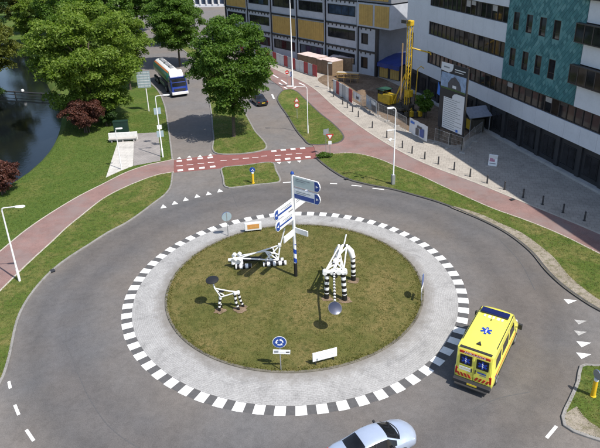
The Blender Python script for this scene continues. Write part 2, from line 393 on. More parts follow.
# --- left side: lawn, cycle path, verge
PU = catmull([(-14.57, 27.80), (-15.92, 27.03), (-17.12, 26.37), (-19.12, 24.37), (-21.10, 20.76), (-22.52, 18.07), (-23.95, 14.42), (-25.04, 10.70), (-25.69, 6.72), (-26.23, 2.64), (-26.88, -1.86)], 0.8)
PL = catmull([(-13.80, 23.74), (-15.27, 23.18), (-17.10, 21.42), (-19.59, 17.58), (-20.83, 13.05), (-21.38, 10.62), (-21.68, 8.42), (-22.29, 4.72), (-22.82, 0.50), (-23.24, -3.22), (-23.72, -7.39)], 0.8)
KL = catmull([(-13.95, 23.61), (-13.58, 21.31), (-13.38, 19.29), (-13.63, 17.47), (-14.33, 15.60), (-14.85, 14.12), (-15.90, 11.60), (-17.21, 9.57), (-18.22, 7.42), (-19.18, 5.44), (-19.87, 3.36), (-20.19, 0.68), (-20.14, -1.42), (-19.86, -3.20), (-19.29, -5.17), (-18.71, -7.02), (-18.26, -8.80), (-18.11, -9.94), (-22.5, -14.5), (-29, -18.5), (-60, -25)], 0.8)
KN = catmull([(-14.74, 27.69), (-15.31, 30.12), (-17.91, 40.96), (-20.83, 52.34), (-24.29, 62.35), (-31.5, 76), (-45, 107), (-62, 142), (-88, 185)], 1.2)
lawn = sheet('lawn', PU[::-1] + KN + [(-112, 172)] + BANK[2:-1] + [(-75, -8)], 0.055, 'grass_lawn', 0.1)
sheet('cycle_path_left', PU + PL[::-1], 0.075, 'red_paving', 0.1)
sweep('path_edging', PU, 0.16, 0.0, 0.085, 'edging_pale', off=0.0)
sweep('path_edging', PL, 0.17, 0.0, 0.118, 'edging_pale', off=0.0)
sheet('verge_left', KL + PL[::-1], 0.105, 'grass_verge', 0.12)
sweep('kerb_left', KL, 0.18, -0.02, 0.12, 'kerb_stone')
sweep('kerb_north', KN, 0.2, -0.02, 0.12, 'kerb_stone')

# --- right side: verge, cycle path, plaza
KR = catmull([(2.53, 26.82), (2.87, 25.83), (4.01, 23.15), (5.60, 20.42), (7.73, 18.72), (10.08, 17.38), (12.02, 15.85), (14.21, 13.90), (17.07, 10.20), (18.66, 7.44), (19.58, 4.17), (19.75, 1.24), (20.04, -0.63), (20.56, -2.23), (21.40, -4.04), (23.14, -6.01), (28.73, -9.41)], 0.8)
PN = catmull([(2.53, 26.92), (3.91, 27.86), (5.61, 28.20), (7.49, 27.85), (9.78, 25.90), (11.58, 23.29), (13.52, 20.81), (15.15, 18.09), (17.11, 14.91), (18.94, 12.16), (21.28, 9.44), (23.27, 6.60), (24.95, 3.42), (26.62, 0.45), (31.16, -6.06)], 0.8)
PF = catmull([(-12.27, 92.14), (-6.81, 80.65), (-1.98, 70.46), (1.14, 64.35), (3.27, 58.59), (5.80, 48.51), (7.73, 41.78), (9.67, 35.78), (11.97, 29.90), (14.34, 25.03), (16.10, 22.30), (18.93, 18.50), (21.55, 14.56), (24.03, 10.80), (26.06, 7.62), (28.36, 3.68), (33.17, -3.30)], 0.8)
TU = catmull([(-1.94, 58.52), (-2.71, 55.75), (-2.87, 52.77), (-2.31, 49.34), (-1.26, 44.57), (0.07, 37.59), (0.98, 34.06), (1.93, 31.53), (3.71, 31.45), (5.32, 31.87), (6.11, 33.24), (6.22, 34.79), (5.26, 39.42), (3.56, 44.79), (1.39, 52.97), (0.07, 57.65), (-0.94, 59.06)], 0.6, True)
sheet('cycle_path_right', PF + PN[::-1] + [(2.31, 30.77), (1.84, 32.27), (0.62, 39.71), (-0.84, 48.11), (-2.32, 60.22), (-6.30, 70.99), (-12.61, 86.34)], 0.05, 'red_paving', 0.06)
sweep('path_edging', PF, 0.22, 0.0, 0.09, 'edging_pale'); sweep('path_edging', PN, 0.16, 0.0, 0.112, 'edging_pale')
vr = sheet('verge_right', KR + PN[::-1], 0.105, 'grass_verge', 0.12)
sweep('kerb_right', KR, 0.24, -0.02, 0.12, 'kerb_dark')
SOIL = [(15.13, 12.84), (17.09, 10.24), (18.67, 7.47), (19.59, 4.21), (19.76, 1.27), (20.06, -0.59), (20.57, -2.21), (21.42, -3.99), (23.20, -5.91), (23.49, -5.38), (21.84, -3.11), (21.17, -1.05), (20.92, 0.47), (20.83, 3.15), (20.45, 4.95), (19.74, 7.26), (18.55, 9.02), (17.15, 11.11)]
sheet('bare_soil_strip', offset(catmull(SOIL, 0.5, True), 0.16), 0.110, 'soil_bare', parent=vr)
sheet('verge_triangle', TU, 0.105, 'grass_verge', 0.12); sweep('kerb_triangle', TU, 0.22, -0.02, 0.12, 'kerb_dark', closed=True)
sheet('plaza', PF + [(110, -20), (110, 150), (20, 170), (-22, 128)], 0.06, 'plaza_pavers', 0.1)
sheet('far_street', [(-4, 118), (30, 175), (20, 215), (-75, 215), (-66, 176), (-40, 140)], 0.012, 'asphalt')
sheet('building_site_ground', catmull([(4.02, 65.85), (6.55, 57.26), (8.82, 50.97), (11.21, 44.85), (14.14, 37.60), (16.02, 33.35), (18.12, 31.27), (19.73, 29.68), (22.20, 32.43), (24.47, 34.99), (23.5, 38), (19.0, 54), (15.2, 65), (12, 68.5), (7.5, 70.5)], 1.0, True), 0.066, 'earth_brown')

# --- north arm: crossing, medians
simple('crossing_red', (0.205, 0.078, 0.068), 0.8, var=0.18, scale=0.8, bumps=0.2)
sheet('cycle_crossing', [(-14.56, 27.61), (-12.15, 28.41), (-10.12, 29.05), (-6.80, 29.54), (-3.63, 29.98), (-1.91, 30.26), (2.31, 30.91), (2.56, 26.88), (2.14, 26.75), (-1.81, 26.16), (-2.83, 26.05), (-5.86, 25.35), (-8.56, 24.63), (-11.35, 24.09), (-13.81, 23.71)], 0.006, 'crossing_red')
MU = catmull([(-9.51, 29.28), (-10.83, 35.76), (-12.85, 48.25), (-15.88, 63.83), (-18.5, 78), (-27, 100), (-40, 128), (-38.5, 129), (-24.5, 100), (-14.8, 80), (-11.94, 64.08), (-7.94, 47.77), (-5.65, 38.11), (-3.86, 30.21)], 0.8, True)
sheet('median_north', MU, 0.105, 'grass_verge', 0.12); sweep('kerb_median', MU, 0.2, -0.02, 0.12, 'kerb_stone', closed=True)
ML = catmull([(-8.45, 24.38), (-7.98, 21.74), (-7.47, 19.27), (-7.04, 18.93), (-4.32, 19.47), (-1.77, 20.08), (-1.64, 20.59), (-2.19, 23.32), (-2.80, 25.80), (-5.73, 25.21), (-8.23, 24.73)], 0.5, True)
sheet('median_south', ML, 0.105, 'grass_verge', 0.12); sweep('kerb_median', ML, 0.2, -0.02, 0.12, 'kerb_stone', closed=True)
MR = catmull([(17.59, -9.60), (16.83, -10.90), (15.66, -12.43), (14.83, -13.53), (14.68, -14.11), (15.00, -14.53), (16.11, -15.16), (18.48, -16.57), (23.74, -18.88), (31.12, -9.51), (21.29, -9.46), (18.52, -9.58), (17.95, -9.48)], 0.6, True)
mr = sheet('splitter_island', MR, 0.105, 'grass_verge', 0.12); sweep('kerb_splitter', MR, 0.2, -0.02, 0.12, 'kerb_stone', closed=True)
GRAVEL = [(15.00, -13.48), (14.77, -14.08), (15.09, -14.47), (16.14, -15.11), (17.14, -15.72), (17.25, -15.21), (16.39, -14.58), (15.97, -14.08), (15.79, -13.51), (15.74, -12.85)]
sheet('bare_gravel', offset(catmull(GRAVEL, 0.5, True), 0.15), 0.110, 'soil_bare', parent=mr)

# --- bus platform beside the left path
SLAB = [(-23.28, 34.97), (-21.09, 34.59), (-19.02, 25.95), (-20.14, 24.51), (-21.21, 22.70)]
pf = sheet('stop_platform', SLAB, 0.085, 'stop_slabs', 0.1)
BRICKS = [(-21.07, 34.51), (-21.85, 37.86), (-18.71, 38.09), (-16.93, 31.28), (-16.11, 27.40), (-19.01, 26.01)]
sheet('stop_platform', BRICKS, 0.080, 'stop_bricks', 0.1)

# --- roundabout: apron, island, block ring
ICX, ICY, IR = -0.05, 0.28, 9.62
def dome(x, y):
    r = math.hypot(x - ICX, y - ICY) / IR
    return 0.13 + 0.22 * max(0.0, 1 - r * r)
mb = MB(); n = 160; vs = []; uvr = []
for i in range(n):
    a = 2 * PI * i / n
    for k in range(5):
        q = k / 4; x0 = ICX + 9.70 * math.cos(a); y0 = ICY + 9.70 * math.sin(a); x1 = 12.1 * math.cos(a); y1 = 12.1 * math.sin(a)
        vs.append((x0 + (x1 - x0) * q, y0 + (y1 - y0) * q, 0.075 - 0.06 * q))
fs = []; uvs = []
for i in range(n):
    for k in range(4):
        j = (i + 1) % n; fs.append((i * 5 + k, i * 5 + k + 1, j * 5 + k + 1, j * 5 + k))
        u0, u1 = 68.6 * i / n, 68.6 * (i + 1) / n; w0, w1 = 0.6 * k, 0.6 * (k + 1)
        uvs.append(((u0, w0), (u0, w1), (u1, w1), (u1, w0)))
mb.add(vs, fs, 0, uvs); apron = structure(mb.build('roundabout_apron', 'apron_setts', smooth=True))
mb = MB(); vs = [(ICX, ICY, dome(ICX, ICY))]; fs = []; n = 96; rings = 16
for k in range(1, rings + 1):
    for i in range(n):
        a = 2 * PI * i / n; r = IR * k / rings
        x, y = ICX + r * math.cos(a), ICY + r * math.sin(a); vs.append((x, y, dome(x, y) + (0.025 * math.sin(3.1 * x + 1.7 * y) * math.sin(2.3 * y) if k < rings else 0)))
for i in range(n): fs.append((0, 1 + i, 1 + (i + 1) % n))
for k in range(rings - 1):
    for i in range(n): fs.append((1 + k * n + i, 1 + (k + 1) * n + i, 1 + (k + 1) * n + (i + 1) % n, 1 + k * n + (i + 1) % n))
mb.add(vs, fs); island = structure(mb.build('roundabout_island', 'grass_island', smooth=True))
ICIRC = [(ICX + 9.68 * math.cos(2 * PI * i / 128), ICY + 9.68 * math.sin(2 * PI * i / 128)) for i in range(128)]
sweep('island_kerb', ICIRC, 0.17, 0.0, 0.15, 'kerb_mossy', closed=True)
def soil_patch(x, y, r):
    n_ = 14; vs_ = [(x, y, dome(x, y) + 0.035)]
    for i in range(n_):
        q = r * rnd.uniform(0.6, 1.1); a = 2 * PI * i / n_; X, Y = x + q * math.cos(a) * 1.2, y + q * math.sin(a)
        vs_.append((X, Y, dome(X, Y) + 0.028))
    MB().add(vs_, [(0, 1 + i, 1 + (i + 1) % n_) for i in range(n_)]).build('worn_patch', 'soil_patch', island, smooth=True)
mat_grass('soil_patch', (0.21, 0.145, 0.10), (0.26, 0.19, 0.13), (0.12, 0.095, 0.05), 0.5, 0.8)
for (x, y, r) in ((2.3, -2.1, 0.45), (3.63, -2.35, 0.5), (4.48, 0.2, 0.5), (-5.35, -3.15, 0.4), (-3.9, -3.0, 0.5)): soil_patch(x, y, r)
# white / dark blocks around the apron
NB = 65; PH = math.radians(155.32); mbw, mbd = MB(), MB()
def sector(r0, r1, a0, a1, z):
    pts = [(r * math.cos(a), r * math.sin(a), z) for r in (r0, r1) for a in (a0, (a0 + a1) / 2, a1)]
    return MB().add(pts, [(0, 3, 4, 1), (1, 4, 5, 2)])
st = 2 * PI / NB
wme = sector(12.11, 12.84, -0.27 * st, 0.27 * st, 0.009).mesh('white_block', 'paint_white')
dme = sector(12.11, 12.80, 0.28 * st, 0.72 * st, 0.007).mesh('dark_block', 'dark_block')
for i in range(NB):
    a = PH + i * st
    shared('white_block', wme, road, rot=(0, 0, a)); shared('dark_block', dme, road, rot=(0, 0, a))

# --- painted markings
def quad_mesh(name, l, w_, mat='paint_white'): return MB().add([(-l / 2, -w_ / 2, 0), (l / 2, -w_ / 2, 0), (l / 2, w_ / 2, 0), (-l / 2, w_ / 2, 0)], [(0, 1, 2, 3)]).mesh(name, mat)
def tri_mesh(name, b_, h_, mat='paint_white'): return MB().add([(-b_ / 2, -h_ / 2, 0), (b_ / 2, -h_ / 2, 0), (0, h_ / 2, 0)], [(0, 1, 2)]).mesh(name, mat)
blk = quad_mesh('crossing_block', 0.62, 0.50); sdash = quad_mesh('path_dash', 0.75, 0.12)
for pts in (((-13.84, 27.32), (-12.70, 27.69), (-11.47, 27.96), (-10.28, 28.19)), ((-13.20, 24.35), (-11.99, 24.62), (-10.79, 24.92), (-9.60, 25.20)),
            ((-2.66, 29.76), (-1.51, 30.05), (-0.30, 30.27), (0.89, 30.46)), ((-2.09, 26.76), (-0.93, 27.00), (0.30, 27.16), (1.50, 27.39))):
    d = Vector(pts[-1]) - Vector(pts[0]); a = math.atan2(d.y, d.x)
    for q in pts: shared('crossing_block', blk, road, (q[0], q[1], 0.012), (0, 0, a))
for q in ((-13.54, 25.75), (-12.35, 25.97), (-11.13, 26.31), (-9.96, 26.54), (-8.53, 27.04), (-7.14, 27.35), (-5.92, 27.58), (-4.81, 27.76), (-3.79, 28.14), (-2.11, 28.24), (-0.78, 28.48), (0.43, 28.68)):
    shared('path_dash', sdash, road, (q[0], q[1], 0.012), (0, 0, 0.06))
yt = tri_mesh('yield_triangle', 0.62, 0.85); yts = tri_mesh('yield_triangle', 0.5, 0.62)
for q in ((-13.20, 14.98), (-12.21, 15.74), (-11.24, 16.53), (-10.18, 17.23), (-9.08, 17.80), (-7.98, 18.43)): shared('yield_triangle', yt, road, (q[0], q[1], 0.008), (0, 0, 0.28))
for q in ((-14.04, 28.36), (-12.87, 28.67), (-11.60, 28.77), (-10.38, 29.14)): shared('yield_triangle', yts, road, (q[0], q[1], 0.008), (0, 0, 0.1))
for q in ((-1.89, 25.70), (-0.73, 25.79), (0.46, 25.99)): shared('yield_triangle', yts, road, (q[0], q[1], 0.008), (0, 0, PI + 0.1))
worn = tri_mesh('yield_triangle', 0.55, 0.75, 'paint_worn')
for q, me_ in (((19.94, -2.77), yt), ((19.61, -5.15), worn), ((19.09, -6.31), worn), ((18.82, -7.42), yt), ((18.33, -8.51), yt)): shared('yield_triangle', me_, road, (q[0], q[1], 0.008), (0, 0, -PI / 2 + 0.12))
ld = quad_mesh('lane_dash', 1.25, 0.20)
def dash(p0, p1, w_=0.2, mat='paint_white'):
    a, b_ = Vector(p0), Vector(p1); d = b_ - a; m_ = (a + b_) / 2
    shared('lane_dash', quad_mesh('lane_dash', d.length, w_, mat), road, (m_.x, m_.y, 0.008), (0, 0, math.atan2(d.y, d.x)))
for a, b_ in (((-17.69, -9.41), (-17.32, -10.02)), ((-16.45, -11.39), (-15.87, -12.18)), ((-14.97, -13.30), (-14.23, -14.09)), ((13.40, -14.88), (14.24, -14.11)), ((3.70, 19.43), (4.44, 19.29)), ((5.94, 18.77), (6.97, 18.46)), ((8.05, 17.85), (9.20, 17.46)), ((-1.34, 19.97), (-0.26, 20.11))): dash(a, b_, 0.17)
# white lines in the side opening near the hoarding
cp = bpy.data.objects['cycle_path_right']
for a, b_ in (((-4.20, 69.93), (-3.20, 67.48)), ((-2.62, 65.90), (-1.50, 62.87)), ((-2.92, 63.75), (-2.36, 62.27)), ((-1.99, 60.72), (-1.46, 59.58)), ((-0.44, 59.60), (0.07, 60.48)), ((0.60, 63.34), (1.62, 61.26)), ((0.07, 67.23), (0.70, 65.65)), ((-3.87, 56.19), (-3.45, 53.42))):
    A, B = Vector(a), Vector(b_); d = B - A; m_ = (A + B) / 2
    shared('lane_dash', quad_mesh('lane_dash', d.length, 0.28), cp, (m_.x, m_.y, 0.056), (0, 0, math.atan2(d.y, d.x)))
# sealed cracks running through the asphalt
for pts in ([(-14.48, -7.35), (-13.90, -8.36), (-13.28, -9.37), (-12.33, -10.83), (-11.42, -12.04), (-10.54, -13.07), (-9.58, -13.92), (-8.26, -14.83)], [(-15.93, -4.45), (-15.32, -6.07), (-14.52, -7.30)], [(-6.81, 18.70), (-6.10, 15.71), (-5.77, 14.31)], [(17.68, 6.31), (18.14, 2.67), (17.87, -1.28)], [(9.90, -12.78), (11.86, -11.93), (13.74, -11.53)]):
    sweep('sealed_crack', catmull(pts, 0.4), 0.055, 0.0, 0.006, 'dark_block', parent=road, chamfer=0.001)
# drain covers
dc = MB().box((0, 0, 0), (0.45, 0.35, 0.012)).mesh('drain_cover', 'metal_dark')
for q, a in (((-19.78, 3.25), -0.9), ((21.33, 14.02), 0.4), ((5.54, 20.37), 0.6)): shared('drain_cover', dc, road, (q[0], q[1], 0.125), (0, 0, a))

# ================================================================== BUILDINGS
simple('wall_white', (0.68, 0.69, 0.72), 0.6, var=0.07, scale=0.5)
simple('wall_grey', (0.20, 0.21, 0.235), 0.7, var=0.15, scale=0.6)
simple('module_grey', (0.44, 0.46, 0.50), 0.6, var=0.14, scale=0.8)
simple('steel_black', (0.022, 0.023, 0.026), 0.5, var=0.2, scale=1.0)
simple('ground_floor_black', (0.030, 0.031, 0.035), 0.55, var=0.25, scale=0.8)
simple('frame_brown', (0.055, 0.045, 0.040), 0.5, var=0.2)
simple('concrete_pale', (0.42, 0.40, 0.37), 0.8, var=0.2, scale=0.8)
simple('roof_grey', (0.20, 0.20, 0.20), 0.9, var=0.2, scale=0.5)
simple('tarp_blue', (0.018, 0.040, 0.20), 0.45, var=0.25, scale=1.0)
simple('ochre_board', (0.50, 0.315, 0.085), 0.6, var=0.16, scale=1.2)
mat_glass('glass_dark', (0.018, 0.018, 0.020)); mat_glass('glass_blue', (0.030, 0.045, 0.075)); mat_glass('glass_brown', (0.035, 0.026, 0.020))
def mat_teal():
    m, nt, b, o = new_mat('teal_shingle'); g_ = nt.nodes.new('ShaderNodeNewGeometry')
    f = math_n(nt, 'ADD', math_n(nt, 'MULTIPLY', g_.outputs['Random Per Island'], 0.55), math_n(nt, 'MULTIPLY', noise(nt, 0.35, 5, 0.6, g_.outputs['Position']), 0.45))
    nt.links.new(ramp(nt, [(0.15, (0.034, 0.130, 0.142)), (0.45, (0.048, 0.172, 0.182)), (0.6, (0.070, 0.218, 0.224)), (0.85, (0.140, 0.300, 0.300))], f), b.inputs['Base Color'])
    b.inputs['Roughness'].default_value = 0.6
mat_teal()
unit = {}
def ubox(mat):
    """unit cube mesh with its origin in the middle, shared between alike pieces"""
    if mat not in unit: unit[mat] = MB().box((0, 0, 0), (1, 1, 1)).mesh('piece_' + mat, mat)
    return unit[mat]
def piece(name, mat, parent, a, b_):
    return shared(name, ubox(mat), parent, [(a[i] + b_[i]) / 2 for i in range(3)], (0, 0, 0), [abs(b_[i] - a[i]) for i in range(3)])

# ---- white office block on the right: local x runs along the facade (to the right), local -y faces the plaza
fa, fb = Vector((24.72, 35.38)), Vector((30.12, 16.46)); fd = (fb - fa).normalized()
ofc = thing('office_building', 'white office block with brown ribbon windows and teal shingled panel above dark ground floor', 'building', (fa.x, fa.y, 0.0), math.atan2(fd.y, fd.x))
L0, L1, DEP, HT = -23.7, 48.0, 22.0, 22.6
piece('core', 'wall_grey', ofc, (L0 + 0.3, 0.42, 0.05), (L1 - 0.3, DEP, HT - 0.3))
piece('roof', 'roof_grey', ofc, (L0 + 0.05, 0.05, HT - 0.28), (L1 - 0.05, DEP - 0.05, HT))
strips = [(5.68, 7.52), (9.98, 11.9), (14.12, 16.0), (18.3, 20.15)]
TE0, TE1 = 2.82, 15.58
wl_ = MB()
zs = [3.77] + [v for s_ in strips for v in s_] + [HT + 0.25]
def wallbox(x0, x1, z0, z1): wl_.box2((x0, 0.0, z0), (x1, 0.46, z1))
wallbox(L0, L1, zs[0], zs[1])
for i in range(1, 5):
    z0, z1 = zs[2 * i], zs[2 * i + 1]
    wallbox(L0, TE0 if i < 5 else L1, z0, z1); wallbox(TE1, L1, z0, z1)
for i, (z0, z1) in enumerate(strips):
    wallbox(L0, -16.4, z0, z1)
wl_.box2((L0, 0.46, 3.77), (L0 + 0.3, DEP, HT + 0.25)); wl_.box2((L1 - 0.3, 0.46, 3.77), (L1, DEP, HT + 0.25)); wl_.box2((L0 + 0.3, DEP, 0.05), (L1 - 0.3, DEP + 0.3, HT + 0.25))
wl_.build('wall', 'wall_white', ofc)
# white cladding panels, each with its own joint
for i in range(0, 9, 2):
    z0, z1 = zs[i], zs[i + 1]; x = L0 + 0.01
    while x < L1 - 0.2:
        if i == 0 or not (TE0 - 2.35 < x < TE1):
            x1_ = min(x + 2.4, L1 - 0.01)
            if i and x < TE0 < x1_: x1_ = TE0
            piece('cladding_panel', 'wall_white', ofc, (x + 0.012, -0.022 - rnd.uniform(0, .004), z0 + 0.012), (x1_ - 0.012, -0.001, z1 - 0.012))
        x += 2.4
def ribbon(x0, x1, z0, z1, yy=0.0, pw=1.2):
    n_ = max(1, int(round((x1 - x0) / pw))); w_ = (x1 - x0) / n_
    fr = MB(); fr.box2((x0, yy + 0.10, z0), (x1, yy + 0.26, z0 + 0.10)); fr.box2((x0, yy + 0.10, z1 - 0.10), (x1, yy + 0.26, z1))
    win = fr.build('window', 'frame_brown', ofc)
    for k in range(n_):
        xa = x0 + k * w_
        piece('pane', rnd.choice(['glass_dark', 'glass_brown', 'glass_dark', 'glass_brown', 'glass_dark']), win, (xa + 0.05, yy + 0.20, z0 + 0.10), (xa + w_ - 0.05, yy + 0.24, z1 - 0.10))
        piece('mullion', 'frame_brown', win, (xa - 0.05, yy + 0.11, z0 + 0.10), (xa + 0.05, yy + 0.25, z1 - 0.10))
        if rnd.random() < 0.28: piece('blind', 'concrete_pale' if rnd.random() < 0.35 else 'frame_brown', win, (xa + 0.06, yy + 0.165, z1 - 0.10 - rnd.uniform(0.25, 0.9)), (xa + w_ - 0.06, yy + 0.18, z1 - 0.11))
for i, (z0, z1) in enumerate(strips):
    if i == 0: ribbon(-16.4, 30.0, z0, z1)
    else: ribbon(-16.4, TE0, z0, z1)
bay_m = MB()
for i, (z0, z1) in enumerate(strips[1:]):
    x0, x1 = 14.75, 32.0; z0 -= 0.12; z1 -= 0.1
    bay = MB(); bay.box2((x0, -0.55, z0), (x1, 0.4, z0 + 0.10)); bay.box2((x0, -0.55, z1 - 0.10), (x1, 0.4, z1)); b_ = bay.build('window', 'frame_brown', ofc)
    piece('pane', 'glass_dark', b_, (x0 + 0.02, -0.5, z0 + 0.1), (x0 + 0.06, 0.0, z1 - 0.1))
    k = x0 + 0.06
    while k < x1:
        piece('pane', rnd.choice(['glass_dark', 'glass_brown']), b_, (k + 0.05, -0.5, z0 + 0.1), (min(k + 1.15, x1), -0.45, z1 - 0.1)); piece('mullion', 'frame_brown', b_, (k - 0.05, -0.54, z0 + 0.1), (k + 0.05, -0.44, z1 - 0.1)); k += 1.2
# teal shingle field with real diamond shingles and four tall windows on each storey
tw = []
for (z0, z1) in ((9.45, 11.55), (13.65, 15.65), (17.9, 19.9)):
    for xw in (3.95, 6.35, 8.65, 10.95): tw.append((xw, xw + 1.06, z0, z1))
tb = MB(); xs_ = sorted(set([TE0, TE1] + [v for t in tw[:4] for v in t[:2]])); zz_ = sorted(set([7.56, HT + 0.2] + [v for t in tw[::4] for v in t[2:]]))
for i in range(len(xs_) - 1):
    for j in range(len(zz_) - 1):
        cxm, czm = (xs_[i] + xs_[i + 1]) / 2, (zz_[j] + zz_[j + 1]) / 2
        if not any(a < cxm < b2 and c < czm < d2 for a, b2, c, d2 in tw): tb.box2((xs_[i], -0.02, zz_[j]), (xs_[i + 1], 0.3, zz_[j + 1]))
tb.build('shingle_backing', 'frame_brown', ofc)
sh = MB(); dw, dh = 0.52, 0.64; row = 0; z = 7.56 + dh / 2
while z < HT:
    x = TE0 + dw / 2 + (dw / 2 if row % 2 else 0)
    while x < TE1 - dw * 0.4:
        if not any(a - 0.27 < x < b2 + 0.27 and c - 0.33 < z < d2 + 0.33 for a, b2, c, d2 in tw):
            t0 = -0.03 - rnd.uniform(0, 0.012); q = 0.485
            sh.add([(x, t0 - 0.035, z - dh * q), (x + dw * q, t0 - 0.02, z), (x, t0 - 0.004, z + dh * q), (x - dw * q, t0 - 0.02, z), (x, -0.021, z - dh * q), (x + dw * q, -0.021, z), (x - dw * q, -0.021, z)], [(0, 1, 2, 3), (0, 4, 5, 1), (0, 3, 6, 4)])
        x += dw
    z += dh / 2; row += 1
# plain sheet between the shingles and around the openings
so = sh.build('shingle', 'teal_shingle', ofc); so['kind'] = 'stuff'
pl = MB()
for i in range(len(xs_) - 1):
    for j in range(len(zz_) - 1):
        cxm, czm = (xs_[i] + xs_[i + 1]) / 2, (zz_[j] + zz_[j + 1]) / 2
        if not any(a < cxm < b2 and c < czm < d2 for a, b2, c, d2 in tw): pl.box2((xs_[i], -0.026, zz_[j]), (xs_[i + 1], -0.0205, zz_[j + 1]))
pl.build('cladding_sheet', 'teal_shingle', ofc)
for a, b2, c, d2 in tw:
    fr = MB(); fr.box2((a, -0.03, c), (a + 0.06, 0.2, d2)); fr.box2((b2 - 0.06, -0.03, c), (b2, 0.2, d2)); fr.box2((a + 0.06, -0.03, d2 - 0.06), (b2 - 0.06, 0.2, d2)); fr.box2((a + 0.06, -0.03, c), (b2 - 0.06, 0.2, c + 0.06))
    w_ = fr.build('window', 'frame_brown', ofc); piece('pane', 'glass_dark', w_, (a + 0.06, 0.10, c + 0.06), (b2 - 0.06, 0.13, d2 - 0.06)); piece('transom', 'frame_brown', w_, (a + 0.06, 0.04, c + 0.62), (b2 - 0.06, 0.09, c + 0.68))
# dark ground floor with pilasters, windows and a pale plinth
gf = MB(); gf.box2((L0 + 0.2, 0.30, 0.05), (L1 - 0.2, 0.44, 3.76)); gf.build('ground_floor_wall', 'ground_floor_black', ofc)
x = L0 + 0.6
while x < L1 - 3.5:
    piece('pilaster', 'ground_floor_black', ofc, (x, 0.08, 0.35), (x + 0.55, 0.30, 3.76))
    w_ = MB().box2((x + 1.0, 0.22, 0.9), (x + 2.9, 0.295, 3.1)).build('window', 'steel_black', ofc)
    piece('pane', 'glass_dark', w_, (x + 1.08, 0.19, 0.98), (x + 1.91, 0.22, 3.02)); piece('pane', 'glass_dark', w_, (x + 1.99, 0.19, 0.98), (x + 2.82, 0.22, 3.02))
    piece('sill', 'steel_black', w_, (x + 0.95, 0.12, 0.82), (x + 2.95, 0.29, 0.90))
    x += 3.35
piece('plinth', 'concrete_pale', ofc, (L0 + 0.1, -0.35, 0.05), (L1, 0.36, 0.30))

# ---- modular building under construction: local x to the right along its facade, local -y faces the road
md = thing('modular_building', 'modular block under construction with black steel grid, grey panels and ochre boarded bays', 'building', ((13.84, 66.94)[0], (13.84, 66.94)[1], 0.0), math.atan2(-0.778, 0.628))
LV = [0.05, 4.25, 8.5, 12.8, 17.1]; CO = [-47.6, -38.8, -30.0, -21.3, -12.6, -3.7, 0.95]
piece('core', 'wall_grey', md, (CO[0], 0.5, 0.05), (CO[-1] - 0.1, 16.0, 17.0))
piece('roof', 'roof_grey', md, (CO[0] - 0.2, -0.1, 17.25), (4.6, 16.1, 17.45))
for i in range(len(CO)):
    piece('column', 'steel_black', md, (CO[i] - 0.22, -0.18, 0.05), (CO[i] + 0.22, 0.3, 17.2))
    if 0 < i < len(CO) - 1: piece('downpipe', 'module_grey', md, (CO[i] - 0.07, -0.27, 0.05), (CO[i] + 0.07, -0.185, 17.2))
for z in LV[1:]: piece('beam', 'steel_black', md, (CO[0], -0.14, z - 0.16), (CO[-1], 0.28, z + 0.16))
def bay(i, j, kind):
    x0, x1, z0, z1 = CO[i] + 0.24, CO[i + 1] - 0.24, LV[j] + (0.17 if j else 0), LV[j + 1] - 0.17
    if kind == 'ochre':
        bd = MB().box2((x0, 0.02, z0), (x1, 0.46, z1)).build('boarded_bay', 'module_grey', md); x = x0 + 0.25
        while x < x1 - 0.3:
            piece('board', 'ochre_board', bd, (x, -0.05 - rnd.uniform(0, 0.02), z0 + 0.2), (min(x + 0.58, x1 - 0.2), 0.019, z1 - 0.22)); x += 0.605
        return
    p_ = MB()
    wx0, wx1, wz0, wz1 = (x0 + 0.5, x1 - 0.5, z0 + 1.35, z1 - 0.75) if x1 - x0 > 5 else (x0 + 0.6, x0 + 2.3, z0 + 1.1, z1 - 0.9)
    p_.box2((x0, 0.0, z0), (x1, 0.46, wz0)); p_.box2((x0, 0.0, wz1), (x1, 0.46, z1)); p_.box2((x0, 0.0, wz0), (wx0, 0.46, wz1)); p_.box2((wx1, 0.0, wz0), (x1, 0.46, wz1))
    pn = p_.build('module_panel', 'module_grey', md)
    fr = MB(); fr.box2((wx0, -0.03, wz0), (wx1, 0.2, wz0 + 0.14)); fr.box2((wx0, -0.03, wz1 - 0.14), (wx1, 0.2, wz1)); fr.box2((wx0, -0.03, wz0 + 0.14), (wx0 + 0.14, 0.2, wz1 - 0.14)); fr.box2((wx1 - 0.14, -0.03, wz0 + 0.14), (wx1, 0.2, wz1 - 0.14))
    w_ = fr.build('window', 'steel_black', md)
    n_ = max(1, int((wx1 - wx0) / 1.5)); pw = (wx1 - wx0 - 0.28) / n_
    for k in range(n_):
        xa = wx0 + 0.14 + k * pw
        piece('pane', kind if rnd.random() < 0.8 else 'glass_dark', w_, (xa + 0.03, 0.10, wz0 + 0.14), (xa + pw - 0.03, 0.14, wz1 - 0.14))
        if k: piece('mullion', 'steel_black', w_, (xa - 0.03, 0.06, wz0 + 0.14), (xa + 0.03, 0.16, wz1 - 0.14))
    x = x0 + 0.5                                               # black lifting brackets along the top of the panel
    while x < x1 - 0.3: piece('bracket', 'steel_black', md, (x, -0.09, z1 - 0.34), (x + 0.22, -0.002, z1 - 0.02)); x += 1.15
for i in range(6):
    for j in range(4):
        if i == 5 and j >= 2: continue
        k = 'glass_blue' if (i + j) % 3 == 0 else 'glass_dark'
        if (i in (2, 3) and j == 1) or (i == 0 and j == 2) or (i in (3, 1) and j == 3): k = 'ochre'
        bay(i, j, k)
